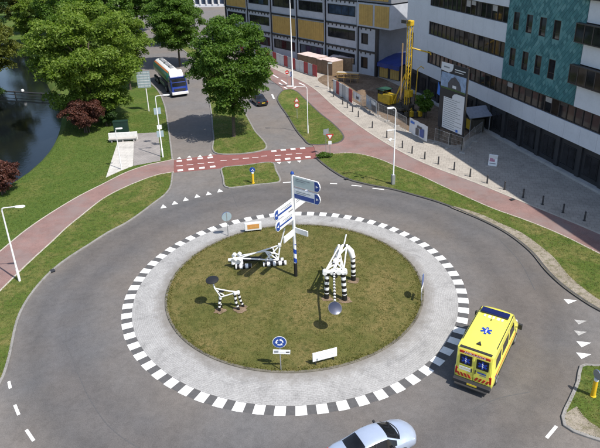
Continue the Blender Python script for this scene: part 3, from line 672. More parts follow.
# upper corner block that runs past the lower storeys
blk_ = MB(); blk_.box2((-3.45, -0.55, 8.7), (4.55, 12.0, 12.75)); cb = blk_.build('corner_block', 'module_grey', md)
for x0 in (-2.85, 0.95):
    x = x0
    for k in range(6): piece('board', 'ochre_board', cb, (x, -0.63 - rnd.uniform(0, 0.015), 9.0), (x + 0.53, -0.551, 12.5)); x += 0.55
piece('corner_panel', 'wall_grey', md, (-3.45, -0.5, 13.0), (4.55, 12.0, 17.0))
for k in range(6): piece('board', 'ochre_board', md, (-2.6 + k * 1.1, -0.56, 13.3), (-1.56 + k * 1.1, -0.501, 16.7))
piece('side_wall', 'wall_grey', md, (0.97, 0.4, 0.05), (1.25, 15.5, 8.45))
# low annex with a blue tarpaulin roof and ochre boarded front
an = thing('site_annex', 'low boarded annex with blue tarpaulin roof between the two big buildings', 'shed', ((13.84, 66.94)[0], (13.84, 66.94)[1], 0.05), math.atan2(-0.778, 0.628))
piece('wall', 'steel_black', an, (1.4, 0.4, 0.0), (6.2, 8.0, 2.55))
for x0 in (1.5, 4.1):
    for k in range(4): piece('board', 'ochre_board', an, (x0 + k * 0.5, 0.33, 0.1), (x0 + k * 0.5 + 0.47, 0.399, 2.4))
tp = MB(); rows = 12; cols = 10; vs = []
for a in range(rows + 1):
    for c in range(cols + 1):
        y = 0.0 + 8.3 * a / rows; x = 1.2 + 5.3 * c / cols
        vs.append((x, y, 2.65 + 0.9 * math.sin(PI * min(1, a / rows * 0.75)) + rnd.uniform(-0.06, 0.06)))
top_n = len(vs); fs = [(a * (cols + 1) + c, a * (cols + 1) + c + 1, (a + 1) * (cols + 1) + c + 1, (a + 1) * (cols + 1) + c) for a in range(rows) for c in range(cols)]
vs += [(1.2 + 5.3 * c / cols, -0.08 + rnd.uniform(-0.04, 0.04), 1.95 + rnd.uniform(-0.08, 0.08)) for c in range(cols + 1)]
fs += [(c, c + 1, top_n + c + 1, top_n + c) for c in range(cols)]
tp.add(vs, fs).build('tarpaulin', 'tarp_blue', an, smooth=True, angle=60)

# ---- distant white building with a row of slim columns
fw = thing('distant_white_building', 'distant pale building with slim white columns at the top edge behind the trees', 'building', (-35.0, 176.0, 0), -0.12)
piece('wall', 'glass_blue', fw, (-14, 0.5, 0), (22, 14, 9)); piece('fascia', 'wall_white', fw, (-14.5, -0.4, 9.0), (22.5, 14.5, 10.5)); piece('base', 'wall_white', fw, (-14.2, -0.1, 0), (22.2, 0.49, 0.9))
for k in range(17): piece('column', 'metal_white', fw, (-14 + k * 2.2, -0.3, 0.9), (-13.55 + k * 2.2, 0.45, 9.0))

# ================================================================== VEHICLES
simple('paint_yellow', (0.78, 0.72, 0.10), 0.28, var=0.05, coat=0.6)
simple('paint_silver', (0.46, 0.53, 0.66), 0.28, metal=0.35, var=0.04, coat=0.8)
simple('paint_black', (0.012, 0.012, 0.014), 0.25, var=0.1, coat=0.8)
simple('paint_blue', (0.014, 0.040, 0.26), 0.3, var=0.08, coat=0.5)
simple('tank_green', (0.015, 0.12, 0.085), 0.35, var=0.1, coat=0.3); simple('highlight_deflector_white', (0.78, 0.78, 0.76), 0.3, var=0.05, coat=0.4); simple('tank_orange', (0.50, 0.16, 0.04), 0.4, var=0.1)
simple('plastic_dark', (0.025, 0.025, 0.027), 0.6, var=0.1)
simple('lamp_red', (0.42, 0.012, 0.012), 0.25, var=0.05); simple('lamp_clear', (0.70, 0.71, 0.72), 0.15, var=0.05); simple('beacon_blue', (0.007, 0.011, 0.075), 0.15, var=0.1)
simple('plate_yellow', (0.75, 0.55, 0.04), 0.4, var=0.03); simple('decal_red', (0.50, 0.035, 0.02), 0.4, var=0.05); simple('decal_blue', (0.012, 0.05, 0.36), 0.4, var=0.05)
mat_glass('car_glass', (0.012, 0.013, 0.015), 0.04)
def interp(tab, x):
    for i in range(len(tab) - 1):
        if x <= tab[i + 1][0]:
            q = (x - tab[i][0]) / max(1e-9, tab[i + 1][0] - tab[i][0]); return [a + (b_ - a) * q for a, b_ in zip(tab[i][1:], tab[i + 1][1:])]
    return list(tab[-1][1:])
def car_shell(xs, tab, bow, zlow, L):
    """rings from sill to sill over the top; tab: x -> half width, shoulder z, top half width, top z"""
    rings = []
    for x in xs:
        w_, zs_, wt, zt = interp(tab, x); b_ = bow(x / L)
        half = [(w_ * 0.88, zlow), (w_ * 0.97, zlow + 0.10), (w_, (zlow + zs_) * 0.5), (w_ * 0.985, zs_ - 0.06), (w_ * 0.95, zs_), (wt + 0.02, zt - 0.05), (wt - 0.05, zt - 0.005), (wt * 0.5, zt + 0.025)]
        pts = half + [(0, zt + 0.035)] + [(-y, z) for y, z in reversed(half)]
        rings.append([(x + b_ * (1 - (y / max(w_, 0.01)) ** 2), y, z) for y, z in pts])
    return rings
tyre_me = {}
def wheel(parent, x, y, r, w_, name='wheel'):
    k = (r, w_)
    if k not in tyre_me:
        t = MB().tube([(0, -w_ / 2, 0), (0, -w_ / 2 + 0.02, 0), (0, w_ / 2 - 0.02, 0), (0, w_ / 2, 0)], [r * 0.93, r, r, r * 0.93], 24).mesh('tyre', 'rubber', True)
        m_ = MB().tube([(0, -w_ / 2 - 0.006, 0), (0, w_ / 2 + 0.006, 0)], r * 0.62, 16)
        for a in range(5): m_.box((0, 0, 0), (r * 0.16, w_ + 0.03, r * 1.15), rot=Matrix.Rotation(a * PI / 5, 3, 'Y'))
        tyre_me[k] = (t, m_.mesh('rim', 'metal_grey', True))
    o = shared(name, tyre_me[k][0], parent, (x, y, r)); shared('rim', tyre_me[k][1], o); return o
def sedan(name, label, loc, ang, paint, L=4.5, W=0.88, H=1.44):
    t = thing(name, label, 'car', (loc[0], loc[1], 0.004), ang); k = H / 1.44; s = L / 4.5
    tab = [(0, W * .86, .62, W * .74, .66), (.06 * s, W * .93, .78, W * .80, .86), (.35 * s, W * .98, .86, W * .82, .97), (.85 * s, W, .90, W * .82, 1.0), (1.5 * s, W, .92, W * .66, 1.38 * k), (1.9 * s, W, .92, W * .68, H), (2.3 * s, W, .92, W * .68, H), (2.72 * s, W, .91, W * .67, 1.39 * k), (3.42 * s, W, .90, W * .80, 1.02), (3.9 * s, W * .98, .84, W * .78, .95), (4.25 * s, W * .94, .74, W * .72, .84), (4.42 * s, W * .88, .62, W * .66, .70), (4.5 * s, W * .80, .52, W * .60, .55)]
    xs = sorted(set([q[0] for q in tab] + [1.15 * s, 1.25 * s, 2.55 * s, 2.95 * s, 3.2 * s, 3.65 * s, 4.1 * s, 4.34 * s])); bow = lambda u: -0.16 + 0.46 * u
    rings = car_shell(xs, tab, bow, 0.22, L); n_ = len(rings[0])
    def mif(i, q):
        xm = (xs[i] + xs[i + 1]) / 2 / s; top = 5 <= q <= n_ - 7; side = q in (4, n_ - 6)
        if top and (0.85 < xm < 1.5 or 2.72 < xm < 3.42) and 6 <= q <= n_ - 8: return 1
        if side and 1.1 < xm < 3.1: return 1
        return 0
    body = MB().loft(rings, mif=mif).build('body', [paint, 'car_glass'], t, smooth=True, angle=28)
    for sy in (-1, 1):
        m_ = MB(); m_.box((2.95 * s, sy * (W + 0.10), 0.98), (0.12, 0.20, 0.13)); m_.build('mirror', 'plastic_dark', t, bevel=0.03)
        hp = MB().box((4.22 * s, sy * W * 0.70, 0.70), (0.22, 0.34, 0.10), rot=Matrix.Rotation(-sy * 0.35, 3, 'Z')).build('headlight', 'lamp_clear', t, bevel=0.03)
        MB().box((0.04 * s, sy * W * 0.72, 0.74), (0.14, 0.30, 0.13), rot=Matrix.Rotation(sy * 0.25, 3, 'Z')).build('tail_light', 'lamp_red', t, bevel=0.02)
        MB().box((1.95 * s, sy * W * 0.965, 0.93), (0.06, 0.02, 0.02)).build('door_trim', 'plastic_dark', t)
        MB().tube([(2.05 * s, sy * W * 0.96, 0.93), (2.02 * s, sy * W * 0.70, 1.40 * k)], 0.03, 6).build('pillar', 'plastic_dark', t)
        for x in (0.85 * s, 3.55 * s): wheel(t, x, sy * (W - 0.10), 0.31, 0.2)
    MB().tube([(3.5 * s + 0.2 * (1 - (y / .6) ** 2), y, 1.065) for y in [-.62 + .124 * k for k in range(11)]], 0.022, 6).build('cowl_seam', 'plastic_dark', t, smooth=True)
    MB().box((4.62 * s, 0, 0.42), (0.05, 0.9, 0.14)).build('grille', 'plastic_dark', t)
    MB().box((-0.17, 0, 0.62), (0.03, 0.52, 0.11)).build('number_plate', 'plate_yellow', t)
    for a in (-0.25, 0.3): MB().tube([(3.35 * s, a, 1.13), (3.12 * s, a + 0.42, 1.20)], 0.012, 5).build('wiper', 'plastic_dark', t)
    return t
cd = Vector((5.27, -14.35, 0.90)[:2]) - Vector((2.08, -15.86, 0.95)[:2]); ca = math.atan2(cd.y, cd.x)
fr_ = Vector((6.34, -15.31, 0.60)[:2]); cdir = Vector((math.cos(ca), math.sin(ca)))
sp = fr_ - cdir * 4.95 + Vector((math.sin(ca), -math.cos(ca))) * (-0.75) + cdir * 0.5
sedan('silver_car', 'silver blue saloon car cut off by the bottom edge of the picture', sp, ca, 'paint_silver')
dk = Vector((-5.14, 49.08))
sedan('black_car', 'black car half hidden under the median tree on the far carriageway', dk + Vector((0.2, 0.2)), math.atan2(0.93, -0.36), 'paint_black', 4.2, 0.86, 1.46)

# ---- ambulance: local x forward from the rear bumper
def star(parent, M4, r, mat='decal_blue'):
    s_ = MB()
    pts = []
    for i in range(12):
        pass
    for k in range(3): s_.box((0, 0, 0.001 * k), (r * 0.44, r * 2, 0.004), rot=Matrix.Rotation(k * PI / 3, 3, 'Z'))
    s_.xf(M4); o = s_.build('star_emblem', mat, parent)
    rod = MB(); rod.box((0, 0, 0.006), (r * 0.10, r * 1.3, 0.004)); rod.tube([(r * .15 * math.sin(q), r * (-.5 + q * .09), 0.006) for q in range(12)], r * 0.035, 5); rod.xf(M4); rod.build('staff_emblem', 'sign_white', o); return o
rl, rr_ = Vector((9.55, -10.59, 0.50)[:2]), Vector((11.27, -11.81, 0.50)[:2]); ah = Vector((12.91, -7.30, 2.55)[:2]) - Vector((10.80, -10.57, 2.55)[:2]); aa = math.atan2(ah.y, ah.x)
amb = thing('ambulance', 'yellow ambulance van with blue light bar driving round the roundabout', 'ambulance', ((rl.x + rr_.x) / 2 + 0.02, (rl.y + rr_.y) / 2 + 0.05, 0.004), aa)
amb.scale = (1.19, 1.12, 1.08)
W = 1.03
tab = [(0, W * .93, 1.15, W * .84, 2.40), (.06, W * .98, 1.2, W * .90, 2.50), (.3, W, 1.2, W * .91, 2.54), (3.3, W, 1.2, W * .90, 2.56), (3.85, W, 1.2, W * .86, 2.50), (4.05, W, 1.2, W * .82, 2.38), (4.75, W * .98, 1.18, W * .86, 1.42), (5.2, W * .93, 1.0, W * .80, 1.14), (5.42, W * .86, .8, W * .72, .84), (5.5, W * .80, .6, W * .66, .62)]
xs = sorted(set([q[0] for q in tab] + [1.2, 2.2, 4.25, 4.5, 5.0, 5.32])); bow = lambda u: 0.0 if u < 0.6 else 0.45 * (u - 0.6) / 0.4 * 0.5
rings = car_shell(xs, tab, bow, 0.32, 5.5); n_ = len(rings[0])
MB().loft(rings, mif=lambda i, q: 1 if (4.05 < (xs[i] + xs[i + 1]) / 2 < 4.75 and 6 <= q <= n_ - 8) else 0).build('body', ['paint_yellow', 'car_glass'], amb, smooth=True, angle=35)
def amb_side_y(z): return W * 0.955 + (W * 0.91 - W * 0.95) * max(0, (z - 1.2)) / 1.3 + 0.004
for sy in (-1, 1):
    for x0, x1 in ((0.45, 1.35), (1.65, 2.75), (3.0, 3.75)):
        g_ = MB(); z0, z1 = 1.42, 2.08
        vs = [(x0, sy * (amb_side_y(z0) + 0.012), z0), (x1 + (0.22 if x0 > 2.9 else 0), sy * (amb_side_y(z0) + 0.012), z0), (x1, sy * (amb_side_y(z1) + 0.012), z1), (x0, sy * (amb_side_y(z1) + 0.012), z1)]
        vs += [(a, b_ - sy * 0.03, c) for a, b_, c in vs]
        g_.add(vs, [(0, 1, 2, 3), (4, 5, 6, 7), (0, 1, 5, 4), (1, 2, 6, 5), (2, 3, 7, 6), (3, 0, 4, 7)]).build('side_window', 'car_glass', amb)
    MB().box((2.3, sy * (W - 0.012), 1.02), (3.9, 0.034, 0.05)).build('flank_stripe', 'decal_red', amb)
    star(amb, Matrix.Translation((0.55, sy * (W + 0.001), 0.86)) @ Matrix.Rotation(sy * PI / 2, 4, 'X'), 0.14)
    MB().box((2.55, sy * (W + 0.004), 0.62), (4.0, 0.012, 0.10)).build('rub_strip', 'plastic_dark', amb)
    m_ = MB(); m_.box((4.28, sy * (W + 0.20), 1.52), (0.14, 0.22, 0.34)); m_.tube([(4.28, sy * (W - 0.05), 1.4), (4.28, sy * (W + 0.14), 1.46)], 0.03, 6); m_.build('mirror', 'plastic_dark', amb, bevel=0.03)
    MB().box((-0.012, sy * W * 0.845, 0.96), (0.05, 0.15, 0.46)).build('tail_light', 'lamp_red', amb, bevel=0.02)
    MB().box((5.36, sy * W * 0.66, 0.90), (0.2, 0.36, 0.2), rot=Matrix.Rotation(-sy * 0.3, 3, 'Z')).build('headlight', 'lamp_clear', amb, bevel=0.04)
    MB().box((2.2, sy * W * 0.865, 2.545), (3.1, 0.04, 0.03)).build('roof_rail', 'plastic_dark', amb)
    for x in (0.95, 4.55): wheel(amb, x, sy * (W - 0.13), 0.35, 0.24)
    # rear doors
    Rb = Matrix.Translation((-0.006, 0, 0)) @ Matrix.Rotation(math.radians(4.5), 4, 'Y')
    d_ = MB().box((0, sy * 0.435, 1.42), (0.03, 0.83, 1.62)).xf(Matrix.Rotation(math.radians(2.0), 4, 'Y') @ Matrix.Translation((-0.06, 0, 0))).build('rear_door', 'paint_yellow', amb, bevel=0.02)
    MB().box((-0.035, sy * 0.435, 1.80), (0.03, 0.64, 0.60)).xf(Matrix.Rotation(math.radians(2.0), 4, 'Y') @ Matrix.Translation((-0.052, 0, 0))).build('rear_window', 'car_glass', d_, bevel=0.012)
    star(d_, Matrix.Rotation(math.radians(2.0), 4, 'Y') @ Matrix.Translation((-0.106, sy * 0.435, 1.80)) @ Matrix.Rotation(-PI / 2, 4, 'Z') @ Matrix.Rotation(PI / 2, 4, 'X'), 0.24)
    MB().box((-0.05, sy * 0.10, 1.25), (0.05, 0.05, 0.22)).build('handle', 'plastic_dark', d_)
    for k in range(4):                                        # red chevrons low on the doors
        y0 = sy * (0.08 + k * 0.19)
        MB().prism([(y0, 0.70), (y0 + sy * 0.11, 0.70), (y0 + sy * 0.22, 0.92), (y0 + sy * 0.11, 0.92)], -0.068, -0.045, axis='x').build('chevron', 'decal_red', d_)
MB().box((-0.062, 0, 2.32), (0.02, 1.60, 0.15)).build('rear_band', 'decal_red', amb)
Rr = Matrix.Rotation(-PI / 2, 4, 'Z') @ Matrix.Rotation(PI / 2, 4, 'X')
text_mesh('rear_lettering', 'AMBULANCE', 0.19, 'sign_white', amb, Matrix.Translation((-0.0745, 0, 2.32)) @ Rr)
MB().box((-0.09, 0.44, 1.34), (0.012, 0.60, 0.10)).build('rear_notice', 'sign_white', amb); MB().box((-0.09, 0.44, 1.20), (0.012, 0.60, 0.08)).build('rear_notice', 'sign_white', amb)
MB().box((-0.085, -0.44, 1.30), (0.012, 0.46, 0.07)).build('rear_notice', 'decal_blue', amb); MB().box((-0.085, -0.50, 1.18), (0.012, 0.32, 0.06)).build('rear_notice', 'text_grey', amb)
MB().box((-0.15, 0, 0.48), (0.26, 1.96, 0.22)).build('rear_bumper', 'plastic_dark', amb, bevel=0.03); MB().box((-0.30, 0, 0.36), (0.18, 1.7, 0.05)).build('step', 'metal_dark', amb)
MB().box((-0.285, -0.05, 0.50), (0.01, 0.52, 0.11)).build('number_plate', 'plate_yellow', amb)
MB().box((0.10, 0, 2.525), (0.14, 1.66, 0.05)).build('rear_spoiler', 'plastic_dark', amb, bevel=0.015)
lb = MB().box((3.36, 0, 2.665), (0.42, 1.52, 0.15)).build('light_bar', 'beacon_blue', amb, bevel=0.04); MB().box((3.36, 0, 2.60), (0.26, 1.30, 0.06)).build('bar_mount', 'plastic_dark', lb)
star(amb, Matrix.Translation((1.75, 0, 2.602)) @ Matrix.Rotation(-PI / 2, 4, 'Z'), 0.30)
MB().prism([(0.48, -0.13), (0.48, 0.13), (0.74, 0.0)], 2.57, 2.66).build('roof_vent', 'plastic_dark', amb)
for k, y in enumerate((-0.5, -0.28, -0.02, 0.2, 0.46)): MB().box((2.98, y, 2.602), (0.22, 0.10 + 0.05 * (k % 2), 0.01)).build('roof_marking', 'sign_white' if k % 2 else 'text_pale', amb)
MB().box((2.72, 0.04, 2.605), (0.10, 0.05, 0.06)).build('aerial', 'plastic_dark', amb)

# ---- tanker lorry coming down the far carriageway, local x forward
td = (Vector((-21.76, 63.79, 3.20)[:2]) - Vector((-28.05, 77.78, 3.20)[:2])).normalized(); lf = Vector((-19.01, 57.20))
tk = thing('tanker_lorry', 'tanker lorry with blue cab and green tank with painted white highlight on the far carriageway', 'lorry', (lf.x - td.x * 13.5 - 0.3, lf.y - td.y * 13.5, 0.004), math.atan2(td.y, td.x)); tk.scale = (1.08, 1.10, 1.12)
cab = MB(); secs = []
for x, w_, z0, z1 in ((11.2, 1.22, 0.55, 2.75), (11.6, 1.25, 0.5, 2.85), (12.9, 1.25, 0.5, 2.85), (13.25, 1.22, 0.5, 2.2), (13.45, 1.18, 0.5, 1.5), (13.5, 1.12, 0.45, 0.9)):
    secs.append([(x, -w_ * .96, z0), (x, -w_, z0 + .2), (x, -w_ * .99, z1 - .5), (x, -w_ * .90, z1 - .08), (x, -w_ * .8, z1), (x, w_ * .8, z1), (x, w_ * .90, z1 - .08), (x, w_ * .99, z1 - .5), (x, w_, z0 + .2), (x, w_ * .96, z0)])
cab.loft(secs); cab.build('cab', 'paint_blue', tk, smooth=True, angle=30)
MB().prism([(13.02, 1.62), (13.0, 2.62), (13.09, 2.62), (13.46, 1.62)], -1.05, 1.05, axis='y').build('windscreen', 'car_glass', tk)
MB().box((12.95, 0, 2.88), (0.45, 2.3, 0.10)).build('sun_visor', 'paint_blue', tk)
MB().prism([(11.2, 2.84), (12.3, 2.84), (11.7, 3.55), (11.2, 3.62)], -1.0, 1.0, axis='y').build('roof_deflector', 'highlight_deflector_white', tk, bevel=0.06)
MB().box((13.5, 0, 0.62), (0.22, 2.44, 0.42)).build('bumper', 'metal_white', tk, bevel=0.05); MB().box((13.5, 0, 1.12), (0.12, 1.7, 0.36)).build('grille', 'metal_dark', tk)
for sy in (-1, 1):
    MB().box((13.56, sy * 0.98, 0.66), (0.14, 0.34, 0.18)).build('headlight', 'lamp_clear', tk); m_ = MB().box((13.15, sy * 1.48, 2.0), (0.14, 0.24, 0.6)); m_.tube([(13.1, sy * 1.2, 2.3), (13.15, sy * 1.48, 2.3)], 0.03, 6); m_.build('mirror', 'plastic_dark', tk)
    MB().box((12.1, sy * 1.255, 2.05), (0.9, 0.02, 0.62)).build('side_window', 'car_glass', tk)
    for x in (12.5, 9.3, 3.2, 1.9, 0.7): wheel(tk, x, sy * 1.05, 0.5, 0.34)
    MB().box((6.2, sy * 1.1, 0.85), (3.4, 0.06, 0.5)).build('side_skirt', 'tank_green', tk)
MB().box((6.3, 0, 0.95), (12.4, 0.9, 0.28)).build('chassis', 'metal_dark', tk)
rg = []
for x, k in ((0.0, .2), (0.12, .7), (0.4, .95), (0.9, 1), (9.7, 1), (10.3, .95), (10.6, .7), (10.72, .2)): rg.append([(x, 1.25 * k * math.cos(q * 2 * PI / 28), 2.35 + 1.22 * k * math.sin(q * 2 * PI / 28)) for q in range(28)])
MB().loft(rg, mif=lambda i, q: 1 if 4 <= q < 10 else (2 if 2 <= q < 4 or 10 <= q < 11 else 0)).build('tank', ['tank_green', 'highlight_deflector_white', 'tank_orange'], tk, smooth=True, angle=30)  # white strip along the top paints in the tank's highlight
MB().box((5.4, 0, 3.62), (8.6, 0.5, 0.07)).build('walkway', 'metal_grey', tk)
for x in (2.2, 5.4, 8.6): MB().tube([(x, 0, 3.6), (x, 0, 3.82)], 0.3, 14).build('manhole', 'metal_grey', tk)

# ================================================================== LAMPS, SIGNS, POSTS
def lamp(label, loc, hgt, arm, ang, double=False, box=False, z=0.06, r=0.075, mat='metal_white'):
    t = thing('street_lamp', label, 'lamp post', (loc[0], loc[1], z), ang)
    t_ = MB().tube([(0, 0, -0.1), (0, 0, 1.1), (0, 0, 1.15), (0, 0, hgt - 0.25), (0.06, 0, hgt - 0.06), (0.25, 0, hgt)], [r * 1.35, r * 1.35, r, r * 0.75, r * 0.7, r * 0.65], 10); t_.build('pole', mat, t, smooth=True)
    MB().tube([(0.25, 0, hgt), (arm - 0.6, 0, hgt + 0.05)], r * 0.6, 8).build('arm', mat, t, smooth=True)
    hd = MB(); hd.loft([[(x, w_ * c, hgt + 0.06 + zz * q) for c, zz in ((-1, -.06), (-.8, .05), (.8, .05), (1, -.06))] for x, w_, q in ((arm - 0.72, 0.05, .7), (arm - 0.6, 0.11, 1), (arm - 0.1, 0.14, 1.1), (arm + 0.05, 0.08, .6))]); hd.build('lamp_head', mat, t, smooth=True, angle=60)
    MB().box((arm - 0.3, 0, hgt - 0.012), (0.4, 0.18, 0.025)).build('lens', 'lamp_clear', t)
    if box: MB().box((0.02, 0.0, 0.55), (0.34, 0.34, 1.1)).build('cabinet', 'metal_grey', t, bevel=0.02)
    if double:
        MB().tube([(0, 0, hgt * .72), (0.5, 0, hgt * .72 + 0.05)], r * .5, 8).build('arm', mat, t); MB().box((0.65, 0, hgt * .72 + 0.04), (0.5, 0.2, 0.1)).build('lamp_head', mat, t, bevel=0.03)
        MB().tube([(0, 0, hgt * .60), (0.35, 0, hgt * .60 + 0.03)], r * .5, 8).build('arm', mat, t); MB().tube([(0.35, 0, hgt * .60 + 0.12), (0.62, 0, hgt * .60 - 0.06)], [0.10, 0.17], 12).build('spotlight', mat, t, smooth=True)
    return t
lamp('white street lamp between the left cycle path and the road', (-21.85, 1.84), 6.45, 1.72, 0.03, z=0.1)
lamp('tall white street lamp with base cabinet on the right verge', (10.30, 18.54), 8.35, 0.9, PI + 0.3, True, True, 0.1)
lamp('white street lamp with curved arm beside the platform and far road', (-16.06, 28.62), 7.6, 1.6, 0.15, z=0.06)
lamp('white street lamp on the grass triangle with arm to the left', (1.66, 35.79), 6.3, 2.6, PI - 0.15, z=0.1, r=0.06)
lamp('very tall slim white lamp mast in front of the modular building', (-0.48, 60.68), 15.5, 1.2, -0.6, z=0.06, r=0.11)
lamp('short white lamp post on the pale slab platform', (-20.06, 24.95), 4.9, 0.75, 0.1, z=0.08, r=0.06)
lamp('thin white pole standing in front of the material stacks', (5.46, 58.68), 4.3, 0.7, -0.2, z=0.06, r=0.05)

def round_arrows(parent, r, y, z):
    for k in range(3):
        a0 = PI / 2 + k * 2 * PI / 3 + 0.35; s_ = MB(); n_ = 8; vs = []
        for i in range(n_ + 1):
            a = a0 + i / n_ * 1.25
            for q in (r * 0.40, r * 0.60): vs.append((q * math.cos(a), 0, q * math.sin(a)))
        s_.add(vs, [(2 * i, 2 * i + 1, 2 * i + 3, 2 * i + 2) for i in range(n_)])
        a = a0 + 1.25; s_.add([(r * 0.26 * math.cos(a), 0, r * 0.26 * math.sin(a)), (r * 0.76 * math.cos(a), 0, r * 0.76 * math.sin(a)), (r * 0.5 * math.cos(a + .55), 0, r * 0.5 * math.sin(a + .55))], [(0, 1, 2)])
        s_.xf(Matrix.Translation((0, y, z))); s_.build('arrow', 'sign_white', parent)
def disc(name, parent, r, z, y0, y1, mat, seg=28): return MB().tube([(0, y0, z), (0, y1, z)], r, seg).build(name, mat, parent, smooth=True)
def post(parent, hgt, r=0.035, mat='metal_grey'): return MB().tube([(0, 0, -0.1), (0, 0, hgt)], r, 10).build('post', mat, parent, smooth=True)
# roundabout sign facing the camera on the near rim
q = (-0.87, -9.21); s1 = thing('roundabout_sign', 'blue round sign with three white arrows and white plate on near island rim', 'road sign', (q[0], q[1], dome(*q)), 0.0)
post(s1, 2.35); disc('rim', s1, 0.43, 2.15, -0.045, -0.035, 'sign_white'); f_ = disc('sign_face', s1, 0.395, 2.15, -0.06, -0.0455, 'sign_blue'); round_arrows(f_, 0.395, -0.064, 2.15)
pl_ = MB().box((0.10, -0.05, 1.42), (1.05, 0.02, 0.32), rot=Matrix.Rotation(0.08, 3, 'Y')).build('name_plate', 'sign_white', s1)
MB().box((-0.22, -0.064, 1.45), (0.26, 0.006, 0.16)).build('symbol', 'text_grey', pl_); MB().box((0.14, -0.064, 1.41), (0.30, 0.006, 0.06)).build('text_line', 'text_pale', pl_); MB().box((0.47, -0.064, 1.385), (0.22, 0.006, 0.08)).build('symbol', 'metal_dark', pl_)
# the same kind of sign at the far rim, seen from behind
q = (-6.00, 8.33); s2 = thing('roundabout_sign', 'round sign seen from its grey blue back on the far left island rim', 'road sign', (q[0], q[1], dome(*q)), 0.35)
post(s2, 2.2); disc('sign_back', s2, 0.44, 1.88, -0.035, -0.05, 'sign_back'); disc('sign_face', s2, 0.43, 1.88, 0.03, 0.05, 'sign_blue'); MB().box((0, -0.055, 1.88), (0.07, 0.02, 0.86)).build('clamp_strip', 'metal_grey', s2)
q = (9.16, -2.37); s3 = thing('roundabout_sign', 'round sign seen edge-on on the right rim of the island', 'road sign', (q[0], q[1], dome(*q)), PI / 2 - 0.35)
post(s3, 2.2, 0.045); disc('sign_face', s3, 0.43, 1.8, -0.04, -0.055, 'sign_blue'); disc('sign_back', s3, 0.44, 1.8, -0.025, -0.039, 'sign_back'); MB().box((0, -0.03, 1.12), (0.9, 0.02, 0.3)).build('name_plate', 'sign_white', s3)
# yellow keep-right bollards
def keep_right(label, loc, ang, front):
    t = thing('island_bollard', label, 'bollard', (loc[0], loc[1], 0.1), ang)
    MB().tube([(0, 0, -0.05), (0, 0, 0.06), (0, 0, 0.07), (0, 0, 1.15)], [0.17, 0.17, 0.13, 0.12], 14).build('bollard_body', 'yellow_paint', t, smooth=True)
    MB().tube([(0, 0, 1.15), (0, 0, 1.28)], 0.125, 14).build('band', 'sign_white', t, smooth=True)
    disc('sign_back', t, 0.30, 1.56, 0.0, 0.03, 'text_grey'); f = disc('sign_face', t, 0.30, 1.56, -0.03, -0.001, 'sign_blue')
    a = MB().box((0, -0.034, 1.57), (0.06, 0.006, 0.30), rot=Matrix.Rotation(-2.36, 3, 'Y')); a.prism([(0.17, 1.40), (0.02, 1.41), (0.16, 1.55)], -0.037, -0.031, axis='y'); a.build('arrow', 'sign_white', f); return t
keep_right('yellow bollard with blue arrow disc on the grass median by the crossing', (-4.54, 19.85), 0.1, True)
keep_right('yellow bollard with its grey sign back turned, on the right splitter island', (17.14, -12.10), PI / 2 + 0.25, False)
# low boards on the island
q = (1.88, -8.69); b1 = thing('notice_board', 'low white notice board standing on the near island rim', 'sign board', (q[0], q[1], dome(*q)), 0.32)
pb = MB().box((0, 0, 0.62), (1.62, 0.05, 0.66)).build('panel', 'sign_white', b1, bevel=0.01)
for k, (a, b_) in enumerate(((-0.62, 0.55), (-0.62, 0.45), (-0.62, 0.60), (-0.62, 0.2))): MB().box(((a + b_) / 2, -0.028, 0.83 - 0.11 * k), (b_ - a, 0.006, 0.030)).build('text_line', 'text_pale', pb)
MB().box((-0.52, -0.028, 0.40), (0.10, 0.006, 0.13)).build('symbol', 'text_grey', pb)
for x in (-0.6, 0.6): MB().box((x, 0.04, 0.15), (0.06, 0.05, 0.7)).build('leg', 'metal_dark', b1)
q = (-3.78, 8.94); b2 = thing('planter_board', 'low white framed board with orange face on the far island rim', 'sign board', (q[0], q[1], dome(*q)), 0.16)
pb = MB().box((0, 0, 0.52), (1.50, 0.28, 0.72)).build('panel', 'sign_white', b2, bevel=0.02); MB().box((0, -0.145, 0.54), (1.06, 0.012, 0.46)).build('face', 'orange_panel', pb); MB().box((0, -0.153, 0.44), (0.9, 0.004, 0.05)).build('text_line', 'ochre_board', pb)
for x in (-0.6, 0.6): MB().box((x, 0, 0.06), (0.1, 0.2, 0.22)).build('leg', 'metal_dark', b2)

